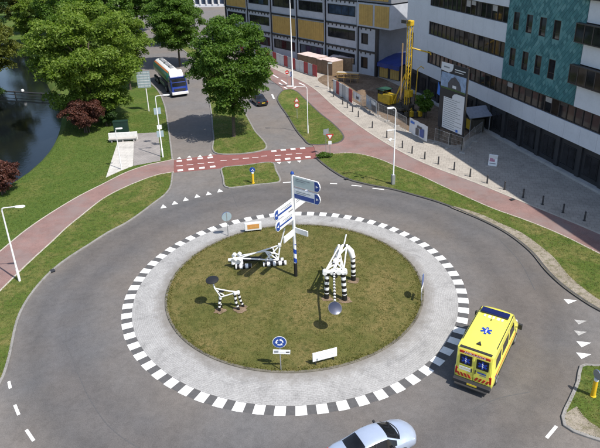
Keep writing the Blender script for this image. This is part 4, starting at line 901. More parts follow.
# ---- central signpost
mat_stripes('stripe_blue', (0.76, 0.77, 0.78), (0.015, 0.06, 0.36), 0.78, 0.1, 0.55)
q = (0.06, 0.99); sg = thing('direction_signpost', 'tall direction signpost with blue and white boards in the middle of the island', 'signpost', (q[0], q[1], dome(*q) - 0.05), 0.0)
MB().tube([(0, 0, -0.2), (0, 0, 1.3)], 0.135, 16).build('post_foot', 'black', sg, smooth=True); MB().tube([(0, 0, 1.3), (-0.005, 0, 2.95)], 0.130, 16).build('striped_band', 'stripe_blue', sg, smooth=True)
MB().tube([(-0.005, 0, 2.95), (0, 0, 8.7)], [0.125, 0.105], 16).build('post', 'metal_white', sg, smooth=True); MB().tube([(0, 0, 8.7), (0, 0, 8.78), (0, 0, 8.9)], [0.14, 0.14, 0.04], 14).build('cap', 'sign_blue', sg, smooth=True)
def finger(z, ang, L, h_, style, x0=0.12):
    R4 = Matrix.Rotation(ang, 4, 'Z'); e = 0.22
    pts = [(x0, z), (x0 + L - e, z), (x0 + L - e * .3, z + h_ * .22), (x0 + L, z + h_ * .5), (x0 + L - e * .3, z + h_ * .78), (x0 + L - e, z + h_), (x0, z + h_)]
    if style == 'square': pts = [(x0, z), (x0 + L, z), (x0 + L, z + h_), (x0, z + h_)]
    b_ = MB().prism(pts, -0.045, 0.045, axis='y').xf(R4).build('direction_board', 'metal_white', sg)
    for s_ in (-1, 1):
        y0, y1 = s_ * 0.0455, s_ * 0.052
        def pn(name, xa, xb, za, zb, mat, dy=0.0): return MB().box2((xa, y0 + s_ * dy, za), (xb, y1 + s_ * dy, zb)).xf(R4).build(name, mat, b_)
        if style == 'square': continue
        if style == 'back' and s_ * math.cos(ang) > 0:
            pn('stiffener', x0 + 0.1, x0 + L - 0.3, z + h_ * .45, z + h_ * .55, 'metal_grey'); continue
        pn('board_face', x0 + 0.06, x0 + L - 0.52, z + 0.07, z + h_ - 0.07, 'sign_green_grey' if style == 'green' else 'sign_white')
        MB().prism([(x0 + L - 0.48, z + .05), (x0 + L - e, z + .05), (x0 + L - .07, z + h_ * .26), (x0 + L - .03, z + h_ * .5), (x0 + L - .07, z + h_ * .74), (x0 + L - e, z + h_ - .05), (x0 + L - 0.48, z + h_ - .05)], y0, y1, axis='y').xf(R4).build('blue_tip', 'sign_blue', b_)
        MB().prism([(x0 + L - .36, z + h_ * .38), (x0 + L - .14, z + h_ * .5), (x0 + L - .36, z + h_ * .62)], y1, y1 + s_ * .004, axis='y').xf(R4).build('arrow', 'sign_white', b_)
        if style == 'half': pn('blue_band', x0 + 0.06, x0 + L - 0.52, z + 0.07, z + h_ * .48, 'sign_blue', 0.007)
        if style == 'white': pn('blue_band', x0 + 0.2, x0 + L - 0.4, z + h_ * .30, z + h_ * .48, 'sign_blue', 0.007)
        for k, (fa_, fb_) in enumerate(((0.12, 0.85), (0.12, 0.6))): pn('text_line', x0 + 0.1 + fa_, x0 + 0.1 + (L - 0.7) * fb_, z + h_ * (0.72 - 0.16 * k) , z + h_ * (0.78 - 0.16 * k), 'text_grey', 0.007)
A1 = math.atan2(-1.38, 1.83); A2 = math.atan2(-2.0, -1.2)
finger(7.78, A1, 2.35, 0.82, 'green'); finger(6.80, A1, 2.35, 0.84, 'half')
finger(6.0, A2, 2.5, 0.80, 'white'); finger(5.05, A2, 2.35, 0.76, 'white'); finger(5.75, A2 + PI, 2.1, 0.9, 'back')
finger(3.72, A2, 1.35, 0.50, 'square'); finger(3.95, A1, 1.15, 0.42, 'square')

# ---- other traffic signs
def stick(label, loc, hgt, parts, ang=0.0, z=0.06, name='traffic_sign', cat='road sign'):
    t = thing(name, label, cat, (loc[0], loc[1], z), ang); post(t, hgt)
    for kind, zz, s_ in parts:
        if kind == 'red_disc': f = disc('sign_face', t, s_, zz, -0.06, -0.04, 'sign_red'); MB().box((0, -0.065, zz), (s_ * 1.4, 0.008, s_ * .36)).build('bar', 'sign_white', f)
        if kind == 'ring': f = disc('sign_face', t, s_, zz, -0.05, -0.04, 'sign_red'); disc('centre', f, s_ * .7, zz, -0.06, -0.0505, 'sign_white')
        if kind == 'yield':
            f = MB().prism([(-s_, zz + s_ * .8), (s_, zz + s_ * .8), (0, zz - s_ * .9)], -0.05, -0.04, axis='y').build('sign_face', 'sign_red', t)
            MB().prism([(-s_ * .62, zz + s_ * .58), (s_ * .62, zz + s_ * .58), (0, zz - s_ * .5)], -0.058, -0.0505, axis='y').build('centre', 'sign_white', f)
        if kind == 'up_tri':
            f = MB().prism([(-s_, zz - s_ * .8), (s_, zz - s_ * .8), (0, zz + s_ * .9)], -0.05, -0.04, axis='y').build('sign_face', 'sign_red', t)
            MB().prism([(-s_ * .6, zz - s_ * .58), (s_ * .6, zz - s_ * .58), (0, zz + s_ * .5)], -0.058, -0.0505, axis='y').build('centre', 'sign_white', f)
        if kind in ('blue_sq', 'grey_sq', 'white_sq'): MB().box((0, -0.05, zz), (s_ * 2, 0.02, s_ * 2)).build('sign_plate', {'blue_sq': 'sign_back', 'grey_sq': 'text_grey', 'white_sq': 'sign_white'}[kind], t)
        if kind == 'blue_bars':
            f = MB().box((0, -0.05, zz), (s_ * 1.2, 0.02, s_ * 2.6)).build('sign_plate', 'sign_blue', t)
            for k in range(4): MB().box((0, -0.064, zz - s_ * 1.0 + k * s_ * .65), (s_ * 1.2, 0.006, s_ * .22), rot=Matrix.Rotation(0.5, 3, 'Y')).build('stripe', 'sign_white', f)
    return t
stick('no entry sign at the top end of the grass triangle', (-1.39, 61.13), 2.7, (('red_disc', 2.45, 0.34),), 0.2)
stick('blue and white striped sign post beside the no entry sign', (-0.70, 60.84), 2.7, (('blue_bars', 2.2, 0.34),), 0.2)
stick('warning triangle above red ringed disc on the grass triangle', (0.24, 42.49), 3.0, (('up_tri', 2.75, 0.42), ('ring', 1.95, 0.36)), 0.05, 0.1)
stick('give way sign at the tip of the right verge', (4.10, 26.86), 3.1, (('yield', 2.55, 0.46), ('white_sq', 1.85, 0.2)), 0.0, 0.1)
stick('grey sign back on a post left of the give way sign', (3.67, 27.88), 3.1, (('grey_sq', 2.85, 0.36),), 0.5, 0.1)
stick('pale blue signs on a post by the brick platform', (-17.07, 32.74), 5.2, (('blue_sq', 4.6, 0.42), ('blue_sq', 1.6, 0.42), ('white_sq', 2.5, 0.28)), 0.3, 0.06)
q = (-22.30, 48.40); isg = thing('route_panel', 'large white and pale blue route panel on a post at the lawn edge', 'sign board', (q[0], q[1], 0.06), 0.1)
MB().tube([(0, 0, -0.1), (0, 0, 6.1)], 0.09, 10).build('post', 'metal_white', isg, smooth=True); pb = MB().box((-0.15, -0.1, 4.95), (1.95, 0.06, 2.5)).build('panel', 'sign_back', isg)
for k in range(6): MB().box((-0.15, -0.134, 3.95 + k * 0.4), (1.7, 0.006, 0.10)).build('text_line', 'text_pale', pb)
for k in range(3): MB().box((-0.75 + k * 0.6, -0.134, 5.0), (0.03, 0.006, 2.4)).build('grid_line', 'text_grey', pb)
# ---- bollards along the pavement
BP = [(5.67, 56.40), (6.07, 53.59), (7.23, 49.13), (7.78, 47.14), (8.38, 45.02), (8.97, 42.47), (10.36, 37.43), (11.73, 33.29), (13.09, 29.42), (13.92, 27.50), (15.02, 25.49), (16.24, 23.84), (17.60, 22.04), (18.83, 20.06), (20.11, 18.18), (21.37, 16.49), (22.56, 14.49), (23.85, 12.82), (25.06, 10.98), (26.29, 9.27)]
bme = MB().tube([(0, 0, -0.05), (0, 0, 0.72), (0, 0, 0.74), (0, 0, 0.80), (0, 0, 0.82), (0, 0, 0.90), (0, 0, 0.94)], [0.085, 0.08, 0.068, 0.068, 0.08, 0.08, 0.04], 12).mesh('bollard_post', 'metal_dark', True)
bfoot = MB().tube([(0, 0, 0), (0, 0, 0.03)], 0.13, 12).mesh('foot_plate', 'metal_dark', True)
for i, q in enumerate(BP):
    k = len(BP) - 1 - i
    t = thing('bollard', 'dark bollard beside the red cycle path, %s from the right end of the row' % (ORD[k] if k else 'first'), 'bollard', (q[0], q[1], 0.06), 0, 'bollards along the pavement edge')
    shared('post', bme, t, rot=(rnd.uniform(-.02, .02), rnd.uniform(-.02, .02), 0)); shared('foot_plate', bfoot, t)

# ================================================================== STRIPED ANIMAL SCULPTURES
mat_stripes('stripe_leg', (0.80, 0.80, 0.79), (0.012, 0.012, 0.013), 0.46, 0.0, low=(0.012, 0.012, 0.013), lowlen=0.62)
mat_stripes('stripe_small', (0.80, 0.80, 0.79), (0.012, 0.012, 0.013), 0.36, 0.0, low=(0.012, 0.012, 0.013), lowlen=0.42)
mat_stripes('stripe_fold', (0.80, 0.80, 0.79), (0.012, 0.012, 0.013), 0.46, 0.3)
mat_stripes('stripe_neck', (0.80, 0.80, 0.79), (0.012, 0.012, 0.013), 0.30, 0.0)
simple('mirror_glass', (0.10, 0.115, 0.16), 0.08, metal=0.9, var=0.05)
def bars(name, parent, segs, r=0.05, mat='metal_white'):
    for a, b_ in segs: MB().tube([a, b_], r, 8).build(name, mat, parent, smooth=True)
def mirror(parent, pos, nrm, r):
    n = Vector(nrm).normalized(); p_ = Vector(pos)
    m_ = MB().tube([p_ - n * 0.10, p_ - n * 0.03, p_ + n * 0.02], [r * 0.55, r * 0.98, r], 28).build('mirror_head', 'black', parent, smooth=True)
    d1 = MB().tube([p_ + n * 0.0205, p_ + n * 0.035, p_ + n * 0.045], [r * 0.93, r * 0.6, r * 0.05], 28).build('mirror_glass', 'mirror_glass', m_, smooth=True, ); return m_
Z = 0.25
z1 = thing('zebra_sculpture', 'large striped animal sculpture with mirror head lowered toward the camera', 'sculpture', (3.2, -1.0, 0.30), 0.0)
def rel(x, y, z): return (x - 3.2, y + 1.0, z)
for (bx_, by_, tx, ty, tz, r) in ((2.30, -2.04, 2.36, -1.92, 2.15, 0.155), (3.63, -2.31, 3.50, -2.10, 2.18, 0.155), (4.48, 0.26, 4.42, 0.30, 2.02, 0.155), (3.1, 0.75, 3.2, 0.7, 2.05, 0.155)):
    r *= 1.12; MB().tube([rel(bx_, by_, -0.15), rel(tx, ty, tz)], [r * 1.05, r], 14).build('leg', 'stripe_leg', z1, smooth=True)
for a, b_, c in (((4.42, 0.30, 2.02), (4.28, 0.36, 2.5), (3.98, 0.42, 2.95)), ((3.2, 0.7, 2.05), (3.28, 0.5, 2.5), (3.42, 0.42, 2.95))): MB().tube([rel(*a), rel(*b_), rel(*c)], [0.21, 0.24, 0.15], 12).build('haunch', 'metal_white', z1, smooth=True)
MB().tube([rel(3.30, 0.42, 2.98), rel(4.10, 0.42, 2.98)], 0.10, 10).build('hip_bar', 'stripe_neck', z1, smooth=True)
MB().tube([rel(3.36, 0.40, 2.6), rel(4.25, 0.38, 2.6)], 0.05, 8).build('hip_brace', 'metal_white', z1, smooth=True)
MB().tube([rel(3.75, 0.45, 3.0), rel(3.95, 0.75, 3.75)], 0.055, 8).build('tail', 'metal_white', z1, smooth=True)
MB().tube([rel(2.15, -1.95, 2.25), rel(3.72, -2.12, 2.25)], 0.15, 12).build('shoulder_bar', 'metal_white', z1, smooth=True)
for x in (2.2, 2.75, 3.2, 3.65): MB().tube([rel(x, -2.22, 2.26), rel(x, -1.84, 2.26)], 0.17, 12).build('shoulder_joint', 'metal_white', z1, smooth=True)
P1, P2, P3, P4 = rel(2.3, -1.9, 2.38), rel(3.55, -2.05, 2.38), rel(3.35, 0.35, 2.9), rel(3.95, 0.35, 2.9); P5 = rel(2.9, -1.1, 2.72); P6 = rel(3.45, -1.2, 2.72)
bars('truss_bar', z1, ((P1, P3), (P2, P4), (P1, P4), (P2, P3), (P1, P6), (P2, P5), (P5, P6), (P5, rel(2.9, -2.0, 2.3)), (P6, rel(3.3, -2.0, 2.3))), 0.055)
bars('spine_bar', z1, ((rel(2.9, -1.9, 2.45), rel(3.6, 0.35, 3.0)), (rel(3.0, -0.9, 2.5), rel(3.42, 0.3, 2.6))), 0.11)
for (x, y) in ((2.95, -1.35), (3.2, -0.7)): MB().box(rel(x, y, 2.6), (0.3, 0.45, 0.05)).build('truss_plate', 'black', z1)
MB().tube([rel(2.88, -2.05, 2.3), rel(2.80, -3.2, 2.25), rel(2.70, -5.72, 1.86)], 0.075, 10).build('neck', 'stripe_neck', z1, smooth=True)
mirror(z1, rel(2.70, -5.82, 1.86), (0.15, -0.55, 0.85), 0.47)
MB().tube([rel(2.55, -5.75, 1.7), rel(2.42, -5.85, 1.5)], 0.08, 8).build('muzzle', 'black', z1, smooth=True)
# small foal-like sculpture
z3 = thing('foal_sculpture', 'small striped animal sculpture with dark mirror head on the left of the island', 'sculpture', (-4.7, -3.0, 0.28), 0.0)
def rel3(x, y, z): return (x + 4.7, y + 3.0, z)
for (bx_, by_, tx, ty, tz) in ((-5.38, -3.14, -5.22, -3.02, 1.12), (-5.30, -2.72, -5.28, -2.9, 1.15), (-3.98, -3.08, -4.22, -3.06, 1.28), (-3.66, -2.72, -3.98, -2.92, 1.28)):
    MB().tube([rel3(bx_, by_, -0.12), rel3((bx_ + tx) / 2 - 0.08, (by_ + ty) / 2, tz * .5), rel3(tx, ty, tz)], [0.09, 0.095, 0.10], 10).build('leg', 'stripe_small', z3, smooth=True)
bars('truss_bar', z3, ((rel3(-5.62, -2.85, 1.72), rel3(-4.1, -3.0, 1.42)), (rel3(-5.62, -2.85, 1.72), rel3(-5.22, -3.0, 1.05)), (rel3(-5.22, -3.0, 1.08), rel3(-4.15, -3.0, 1.40)), (rel3(-5.35, -2.75, 1.55), rel3(-4.1, -2.9, 1.40)), (rel3(-5.6, -2.85, 1.6), rel3(-5.0, -2.95, 1.2))), 0.045)
bars('haunch', z3, ((rel3(-4.28, -3.1, 1.38), rel3(-3.92, -2.86, 1.38)),), 0.13); MB().box(rel3(-5.2, -2.85, 1.45), (0.4, 0.2, 0.05)).build('truss_plate', 'black', z3)
bars('neck', z3, ((rel3(-5.62, -2.85, 1.68), rel3(-5.74, -2.70, 2.12)),), 0.05)
mirror(z3, rel3(-5.78, -2.66, 2.30), (0.05, 0.10, -1.0), 0.46)
# lying animal
z2 = thing('lying_sculpture', 'striped animal sculpture lying on the grass left of the signpost', 'sculpture', (-3.0, 2.9, 0.30), 0.0)
def rel2(x, y, z): return (x + 3.0, y - 2.9, z)
for (a, b_, r) in (((-2.55, 2.62, 0.2), (-0.70, 2.78, 0.2), 0.20), ((-2.4, 3.15, 0.2), (-0.95, 3.25, 0.2), 0.18), ((-4.75, 2.38, 0.2), (-3.5, 2.48, 0.2), 0.20)):
    MB().tube([rel2(*a), rel2(*b_)], r, 14).build('folded_leg', 'stripe_fold', z2, smooth=True)
MB().tube([rel2(-4.7, 3.15, 0.38), rel2(-2.7, 3.25, 0.38)], 0.19, 12).build('black_leg', 'black', z2, smooth=True)
for k in range(3): MB().tube([rel2(-4.95 + 0.32 * k, 2.6, 0.35), rel2(-4.95 + 0.32 * k, 2.65, 0.75)], [0.17, 0.15], 12).build('shoulder_post', 'metal_white', z2, smooth=True)
MB().tube([rel2(-5.35, 2.75, 0.62), rel2(-4.35, 2.85, 0.62)], [0.12, 0.20], 12).build('head', 'metal_white', z2, smooth=True)
for (x, y) in ((-4.95, 3.2), (-4.55, 3.3), (-4.9, 2.55), (-4.45, 2.4)): MB().tube([rel2(x, y - 0.12, 0.75), rel2(x + 0.1, y + 0.15, 0.80)], 0.17, 10).build('shoulder_joint', 'metal_white', z2, smooth=True)
Q1, Q2, Q3, Q4 = rel2(-4.5, 2.8, 0.72), rel2(-1.15, 3.0, 1.72), rel2(-2.3, 2.75, 0.55), rel2(-1.35, 2.75, 0.5); Q5 = rel2(-2.35, 2.95, 1.22)
bars('truss_bar', z2, ((Q1, Q2), (Q1, Q3), (Q2, Q4), (Q3, Q2), (Q5, Q4), (Q5, rel2(-1.9, 2.75, 0.5)), (Q3, Q4), (rel2(-1.75, 3.0, 1.45), Q4), (rel2(-4.5, 3.2, 0.7), Q5), (Q5, rel2(-1.25, 2.8, 0.95))), 0.06)
for (x, z) in ((-1.95, 1.0), (-1.6, 1.15), (-1.6, 0.75)): MB().box(rel2(x, 3.0, z), (0.22, 0.05, 0.22)).build('truss_plate', 'black', z2)
bars('neck', z2, ((rel2(-1.15, 3.0, 1.65), rel2(-0.72, 3.2, 3.1)),), 0.055)
MB().box(rel2(-1.18, 3.0, 1.72), (0.26, 0.26, 0.26)).build('neck_joint', 'metal_white', z2, bevel=0.04)

# ================================================================== PLATFORM, CANAL, BUILDING SITE
simple('cabinet_green', (0.012, 0.035, 0.026), 0.5, var=0.2); simple('concrete_white', (0.66, 0.65, 0.62), 0.7, var=0.12)
q = (-22.55, 34.91); sb = thing('stone_bench', 'long white bench wall at the back of the pale slab platform', 'bench', (q[0], q[1], 0.085), 0.1)
MB().box((0, 0.25, 0.55), (3.7, 0.22, 1.1)).build('backrest', 'concrete_white', sb, bevel=0.03); MB().box((0, -0.18, 0.44), (3.6, 0.6, 0.12)).build('seat', 'concrete_pale', sb, bevel=0.02)
for x in (-1.4, 0, 1.4): MB().box((x, -0.14, 0.19), (0.16, 0.45, 0.38)).build('leg', 'concrete_pale', sb)
q = (-23.64, 38.23); uc = thing('utility_cabinet', 'dark green utility cabinet behind the white bench wall', 'cabinet', (q[0], q[1], 0.055), 0.12)
cb_ = MB().box((0, 0, 0.9), (1.9, 0.7, 1.6)).build('casing', 'cabinet_green', uc, bevel=0.03); MB().box((0, 0, 0.04), (1.95, 0.75, 0.12)).build('base', 'concrete_pale', uc); MB().box((0, 0, 1.74), (2.0, 0.8, 0.08)).build('roof', 'cabinet_green', uc)
for s_ in (-1, 1): d_ = MB().box((s_ * 0.47, -0.36, 0.9), (0.9, 0.02, 1.5)).build('door', 'cabinet_green', uc); MB().box((s_ * 0.08, -0.38, 0.95), (0.03, 0.03, 0.16)).build('handle', 'metal_grey', d_)
cbm = thing('canal_barrier', 'dark horizontal barrier beam with white buoy across the canal', 'barrier', (-46.5, 62.4, -0.95), math.atan2(-4.6, 14.2))
MB().tube([(-8.5, 0, 0.85), (8.5, 0, 0.85)], 0.13, 10).build('beam', 'metal_dark', cbm, smooth=True); MB().tube([(-8.5, 0, 0.35), (8.5, 0, 0.35)], 0.07, 8).build('lower_rail', 'metal_dark', cbm, smooth=True)
for x in (-8.3, -3, 2.6, 8.3): MB().tube([(x, 0, -0.6), (x, 0, 1.05)], 0.11, 8).build('pile', 'metal_dark', cbm, smooth=True)
MB().tube([(-1.2, 0, 0.9), (-1.2, 0, 1.05), (-1.2, 0, 1.3), (-1.2, 0, 1.42)], [0.12, 0.26, 0.26, 0.10], 12).build('buoy', 'metal_white', cbm, smooth=True)

# red and white hoarding: each panel a piece of its own
simple('hoard_red', (0.36, 0.035, 0.045), 0.5, var=0.15); simple('hoard_white', (0.60, 0.61, 0.62), 0.5, var=0.14); simple('hoard_grey', (0.38, 0.40, 0.42), 0.5, var=0.14)
def hoarding(label, p0, p1, n_, seq, hgt=2.1):
    a, b_ = Vector(p0), Vector(p1); d = b_ - a; t = thing('hoarding_fence', label, 'fence', (a.x, a.y, 0.06), math.atan2(d.y, d.x)); w_ = d.length / n_
    for k in range(n_):
        piece('panel', seq[k % len(seq)], t, (k * w_ + 0.02, -0.03 + rnd.uniform(-.02, .02), 0.05), ((k + 1) * w_ - 0.02, 0.03, hgt + rnd.uniform(-.05, .05)))
        piece('fence_post', 'metal_grey', t, (k * w_ - 0.018, -0.05, 0.0), (k * w_ + 0.018, 0.05, hgt + 0.1))
hoarding('long red and white panel hoarding in front of the modular building', (-14.53, 97.06), (3.88, 67.00), 24, ['hoard_white', 'hoard_red', 'hoard_grey', 'hoard_red', 'hoard_white'])
hoarding('short red and white panel hoarding between the stacks and the bollards', (6.26, 56.65), (8.70, 49.58), 6, ['hoard_white', 'hoard_red', 'hoard_white', 'hoard_grey', 'hoard_white', 'hoard_red'])
# stacks of material under pale sheets
simple('timber', (0.33, 0.22, 0.11), 0.75, var=0.25); simple('sheet_pink', (0.62, 0.50, 0.47), 0.6, var=0.2, scale=1.2); simple('cardboard', (0.24, 0.165, 0.10), 0.8, var=0.2); simple('brick_pack', (0.30, 0.20, 0.12), 0.8, var=0.3)
def stack(label, loc, ang, L, Wd, H, mat, top, n_):
    t = thing('material_stack', label, 'stack', (loc[0], loc[1], 0.06), ang); w_ = L / n_
    for k in range(n_):
        piece('pallet', 'timber', t, (k * w_ + 0.05, -Wd / 2, 0), ((k + 1) * w_ - 0.05, Wd / 2, 0.14)); h_ = H + rnd.uniform(-.08, .08)
        piece('pack', mat, t, (k * w_ + 0.03, -Wd / 2 + rnd.uniform(0, .05), 0.141), ((k + 1) * w_ - 0.03, Wd / 2, h_))
        if top: piece('cover_sheet', top, t, (k * w_ - 0.0, -Wd / 2 - 0.04, h_ + 0.001), ((k + 1) * w_ - 0.02, Wd / 2 + 0.04, h_ + 0.06))
ha = math.atan2(-0.80, 0.60)
stack('long row of packs under pinkish white sheets behind the hoarding', (1.45, 76.80), ha, 10.5, 2.6, 2.5, 'cardboard', 'sheet_pink', 7)
stack('brown pack stack with pale cover next to the modular building', (6.80, 73.92), ha + 0.5, 6.0, 2.4, 2.4, 'brick_pack', 'sheet_pink', 4)
tf = thing('timber_trestle', 'pale timber frame in front of the brown pack stack', 'trestle', ((7.27, 63.27)[0], (7.27, 63.27)[1], 0.06), ha + 0.55)
for x in (0, 1.2, 2.4, 3.6):
    piece('upright', 'timber', tf, (x, -0.05, 0), (x + 0.1, 0.05, 1.5)); piece('upright', 'timber', tf, (x, 0.95, 0), (x + 0.1, 1.05, 1.5))
for y in (-0.08, 1.02): piece('rail', 'ochre_board', tf, (-0.1, y, 1.5), (3.9, y + 0.09, 1.62)); piece('rail', 'ochre_board', tf, (-0.1, y, 0.8), (3.9, y + 0.07, 0.9))
piece('top_board', 'edging_pale', tf, (-0.1, 0.0, 1.621), (3.9, 1.0, 1.67))
# drilling rig
simple('rig_yellow', (0.55, 0.36, 0.02), 0.5, var=0.4, scale=2.0); simple('rig_dark', (0.05, 0.045, 0.035), 0.6, var=0.3); simple('cab_green', (0.02, 0.07, 0.045), 0.4, var=0.15)
q = (14.89, 43.99); rg_ = thing('drilling_rig', 'yellow drilling rig with tall mast on crawler tracks at the building site', 'drilling rig', (q[0], q[1], 0.07), math.atan2(-0.78, 0.55) + PI)
for s_ in (-1, 1):
    tr_ = MB(); pts = [(2.2 * math.cos(a) * (1 if abs(math.cos(a)) < .6 else 1), 0.42 + 0.42 * math.sin(a)) for a in [i * PI / 10 for i in range(20)]]; tr_.prism([(x if abs(x) < 2 else x, z) for x, z in pts], s_ * 1.25 - 0.28, s_ * 1.25 + 0.28, axis='y'); tr_.build('track', 'rubber', rg_)
MB().box((0, 0, 0.95), (3.6, 2.4, 0.35)).build('chassis', 'rig_dark', rg_, bevel=0.04)
MB().box((1.5, 0.35, 1.85), (1.5, 1.5, 1.4)).build('engine_housing', 'rig_yellow', rg_, bevel=0.08)
cb_ = MB().box((2.9, 0.1, 1.75), (1.1, 1.6, 1.2)).build('operator_cab', 'rig_yellow', rg_, bevel=0.06); MB().box((2.9, 0.1, 2.65), (1.0, 1.5, 0.6)).build('cab_window', 'car_glass', cb_); MB().box((2.9, 0.1, 3.0), (1.5, 2.0, 0.12)).build('cab_roof', 'cab_green', cb_, bevel=0.04)
for sx in (-1, 1):
    for sy in (-1, 1): MB().box((2.9 + sx * 0.52, 0.1 + sy * 0.78, 2.65), (0.07, 0.07, 0.7)).build('cab_pillar', 'rig_dark', cb_)
ms_ = []
for x, y in ((-1.9, -0.25), (-1.9, 0.25), (-1.45, -0.25), (-1.45, 0.25)): MB().tube([(x, y, 0.5), (x, y, 12.6)], 0.07, 6).build('mast_chord', 'rig_yellow', rg_)
for k in range(20):
    z = 0.9 + k * 0.6; s_ = 1 if k % 2 else -1
    MB().tube([(-1.9, -0.25 * s_, z), (-1.9, 0.25 * s_, z + 0.6)], 0.03, 5).build('mast_brace', 'rig_yellow', rg_); MB().tube([(-1.45, 0.25 * s_, z), (-1.45, -0.25 * s_, z + 0.6)], 0.03, 5).build('mast_brace', 'rig_yellow', rg_)
    if k % 2: MB().tube([(-1.9, 0.25, z), (-1.45, 0.25, z)], 0.03, 5).build('mast_brace', 'rig_yellow', rg_)
MB().box((-1.66, 0, 12.9), (0.85, 0.75, 0.75)).build('crown_block', 'rig_yellow', rg_, bevel=0.1); MB().box((-1.1, 0.5, 13.1), (0.9, 0.4, 0.45)).build('sheave', 'rig_dark', rg_)
MB().tube([(-1.7, -0.5, 0.4), (-1.7, -0.5, 11.6)], 0.16, 10).build('kelly_bar', 'rig_dark', rg_, smooth=True); MB().tube([(-1.0, 0.62, 2.0), (-1.0, 0.62, 10.2)], 0.10, 8).build('feed_pipe', 'timber', rg_, smooth=True)
MB().box((-1.75, -0.2, 3.2), (0.9, 0.9, 1.0)).build('rotary_head', 'rig_yellow', rg_, bevel=0.06); MB().box((-1.75, -0.2, 1.2), (1.3, 1.2, 0.8)).build('casing_clamp', 'rig_dark', rg_, bevel=0.06)
MB().tube([(-1.7, -0.2, 9.6), (-2.6, -1.6, 9.1), (-3.2, -2.5, 8.8), (-3.3, -2.6, 8.5)], 0.10, 8).build('hose_boom', 'rig_yellow', rg_, smooth=True)
MB().tube([(-2.3, -1.0, 2.0), (-2.4, -1.1, 6.6), (-2.7, -1.4, 7.0), (-3.0, -1.7, 6.7)], 0.07, 8).build('gooseneck', 'rig_yellow', rg_, smooth=True)
for k in range(6): MB().tube([(-0.9 + k * .25, -0.7, 1.2), (-1.3 - k * .1, -0.75, 2.6 + k * .5), (-1.5, -0.3, 4.5 + k * .6)], 0.045, 6).build('hose', 'rubber', rg_, smooth=True)
for a in (-0.8, 0.8): MB().tube([(0.6, a * .6, 1.3), (-1.4, a * .3, 6.0)], 0.10, 8).build('mast_stay', 'rig_yellow', rg_, smooth=True)
for k in range(5): MB().box((-2.6 - k * .35, 0.9 - k * .5, 0.45 + .15 * (k % 2)), (0.6, 0.5, 0.8)).build('tool_box', 'rig_yellow' if k % 2 else 'rig_dark', rg_, bevel=0.04)

R3 = random.Random(5)
for k in range(16):
    a = Vector((R3.uniform(-2.8, -0.6), R3.uniform(-1.3, 1.3), R3.uniform(0.3, 2.0)))
    MB().tube([a, a + Vector((R3.uniform(-.8, .8), R3.uniform(-.8, .8), R3.uniform(.3, 1.6)))], R3.uniform(.04, .11), 7).build('hydraulic_ram', R3.choice(['rig_dark', 'rig_yellow', 'rig_dark', 'rubber']), rg_, smooth=True)
# billboard
simple('board_dark', (0.020, 0.022, 0.030), 0.5, var=0.1); simple('print_sky', (0.26, 0.36, 0.52), 0.5, var=0.45, scale=1.4); simple('print_house', (0.075, 0.075, 0.09), 0.5, var=0.2); simple('print_green', (0.05, 0.10, 0.03), 0.5, var=0.3); simple('print_white', (0.66, 0.68, 0.71), 0.5, var=0.04); simple('banner_blue', (0.02, 0.14, 0.55), 0.5, var=0.1)
bl, br2 = Vector((17.93, 32.22)), Vector((19.95, 27.92)); bd_ = br2 - bl; BW = bd_.length
bb = thing('site_billboard', 'tall dark billboard with building picture and white text panel on posts', 'billboard', (bl.x, bl.y, 0.06), math.atan2(bd_.y, bd_.x))
for x in (0.15, BW * .5, BW - 0.15): piece('post', 'rig_dark', bb, (x - 0.09, 0.06, -0.1), (x + 0.09, 0.24, 9.8))
BZ0, BZ1 = 1.75, 9.9; H_ = BZ1 - BZ0
bp = MB().box2((0, -0.02, BZ0), (BW, 0.055, BZ1)).build('panel', 'board_dark', bb)
def pr(name, x0, x1, z0, z1, mat, y=0.0): return piece(name, mat, bp, (x0 * BW, -0.028 - y, BZ0 + z0 * H_), (x1 * BW, -0.021 - y, BZ0 + z1 * H_))
pr('picture', 0.02, 0.97, 0.62, 0.86, 'print_sky')
MB().prism([((a) * BW, BZ0 + b_ * H_) for a, b_ in ((0.30, .63), (0.30, .72), (0.42, .80), (0.55, .83), (0.72, .77), (0.80, .70), (0.80, .63))], -0.034, -0.029, axis='y').build('picture_building', 'print_house', bp)
pr('picture_ground', 0.02, 0.97, 0.62, 0.645, 'print_green', 0.008); pr('picture_window', 0.48, 0.62, 0.66, 0.70, 'print_white', 0.008)
MB().prism([(a * BW, BZ0 + b_ * H_) for a, b_ in ((0.0, 1.0), (0.0, .885), (0.30, .87), (0.42, .90), (0.46, .95), (0.46, 1.0))], -0.030, -0.021, axis='y').build('logo_patch', 'print_white', bp)
pr('logo_mark', 0.10, 0.32, 0.93, 0.95, 'text_grey', 0.01)
pr('title_line', 0.52, 0.92, 0.93, 0.945, 'text_pale'); pr('title_line', 0.52, 0.85, 0.90, 0.91, 'text_pale')
pr('text_panel', 0.17, 0.96, 0.02, 0.50, 'print_white'); MB().prism([(a * BW, BZ0 + b_ * H_) for a, b_ in ((0.50, .501), (0.50, .54), (0.56, .575), (0.66, .59), (0.96, .59), (0.96, .501))], -0.029, -0.021, axis='y').build('text_panel', 'print_white', bp)
for k in range(15): pr('text_line', 0.21, rnd.uniform(0.6, 0.92), 0.045 + k * 0.031, 0.052 + k * 0.031, 'text_grey', 0.009)
pr('seal', 0.72, 0.80, 0.025, 0.065, 'banner_blue', 0.012)
MB().prism([(-0.55, BZ0 + .50 * H_), (-0.005, BZ0 + .48 * H_), (-0.005, BZ0 + .60 * H_), (-0.40, BZ0 + .68 * H_)], 0.0, 0.05, axis='y').build('side_flag', 'banner_blue', bb)
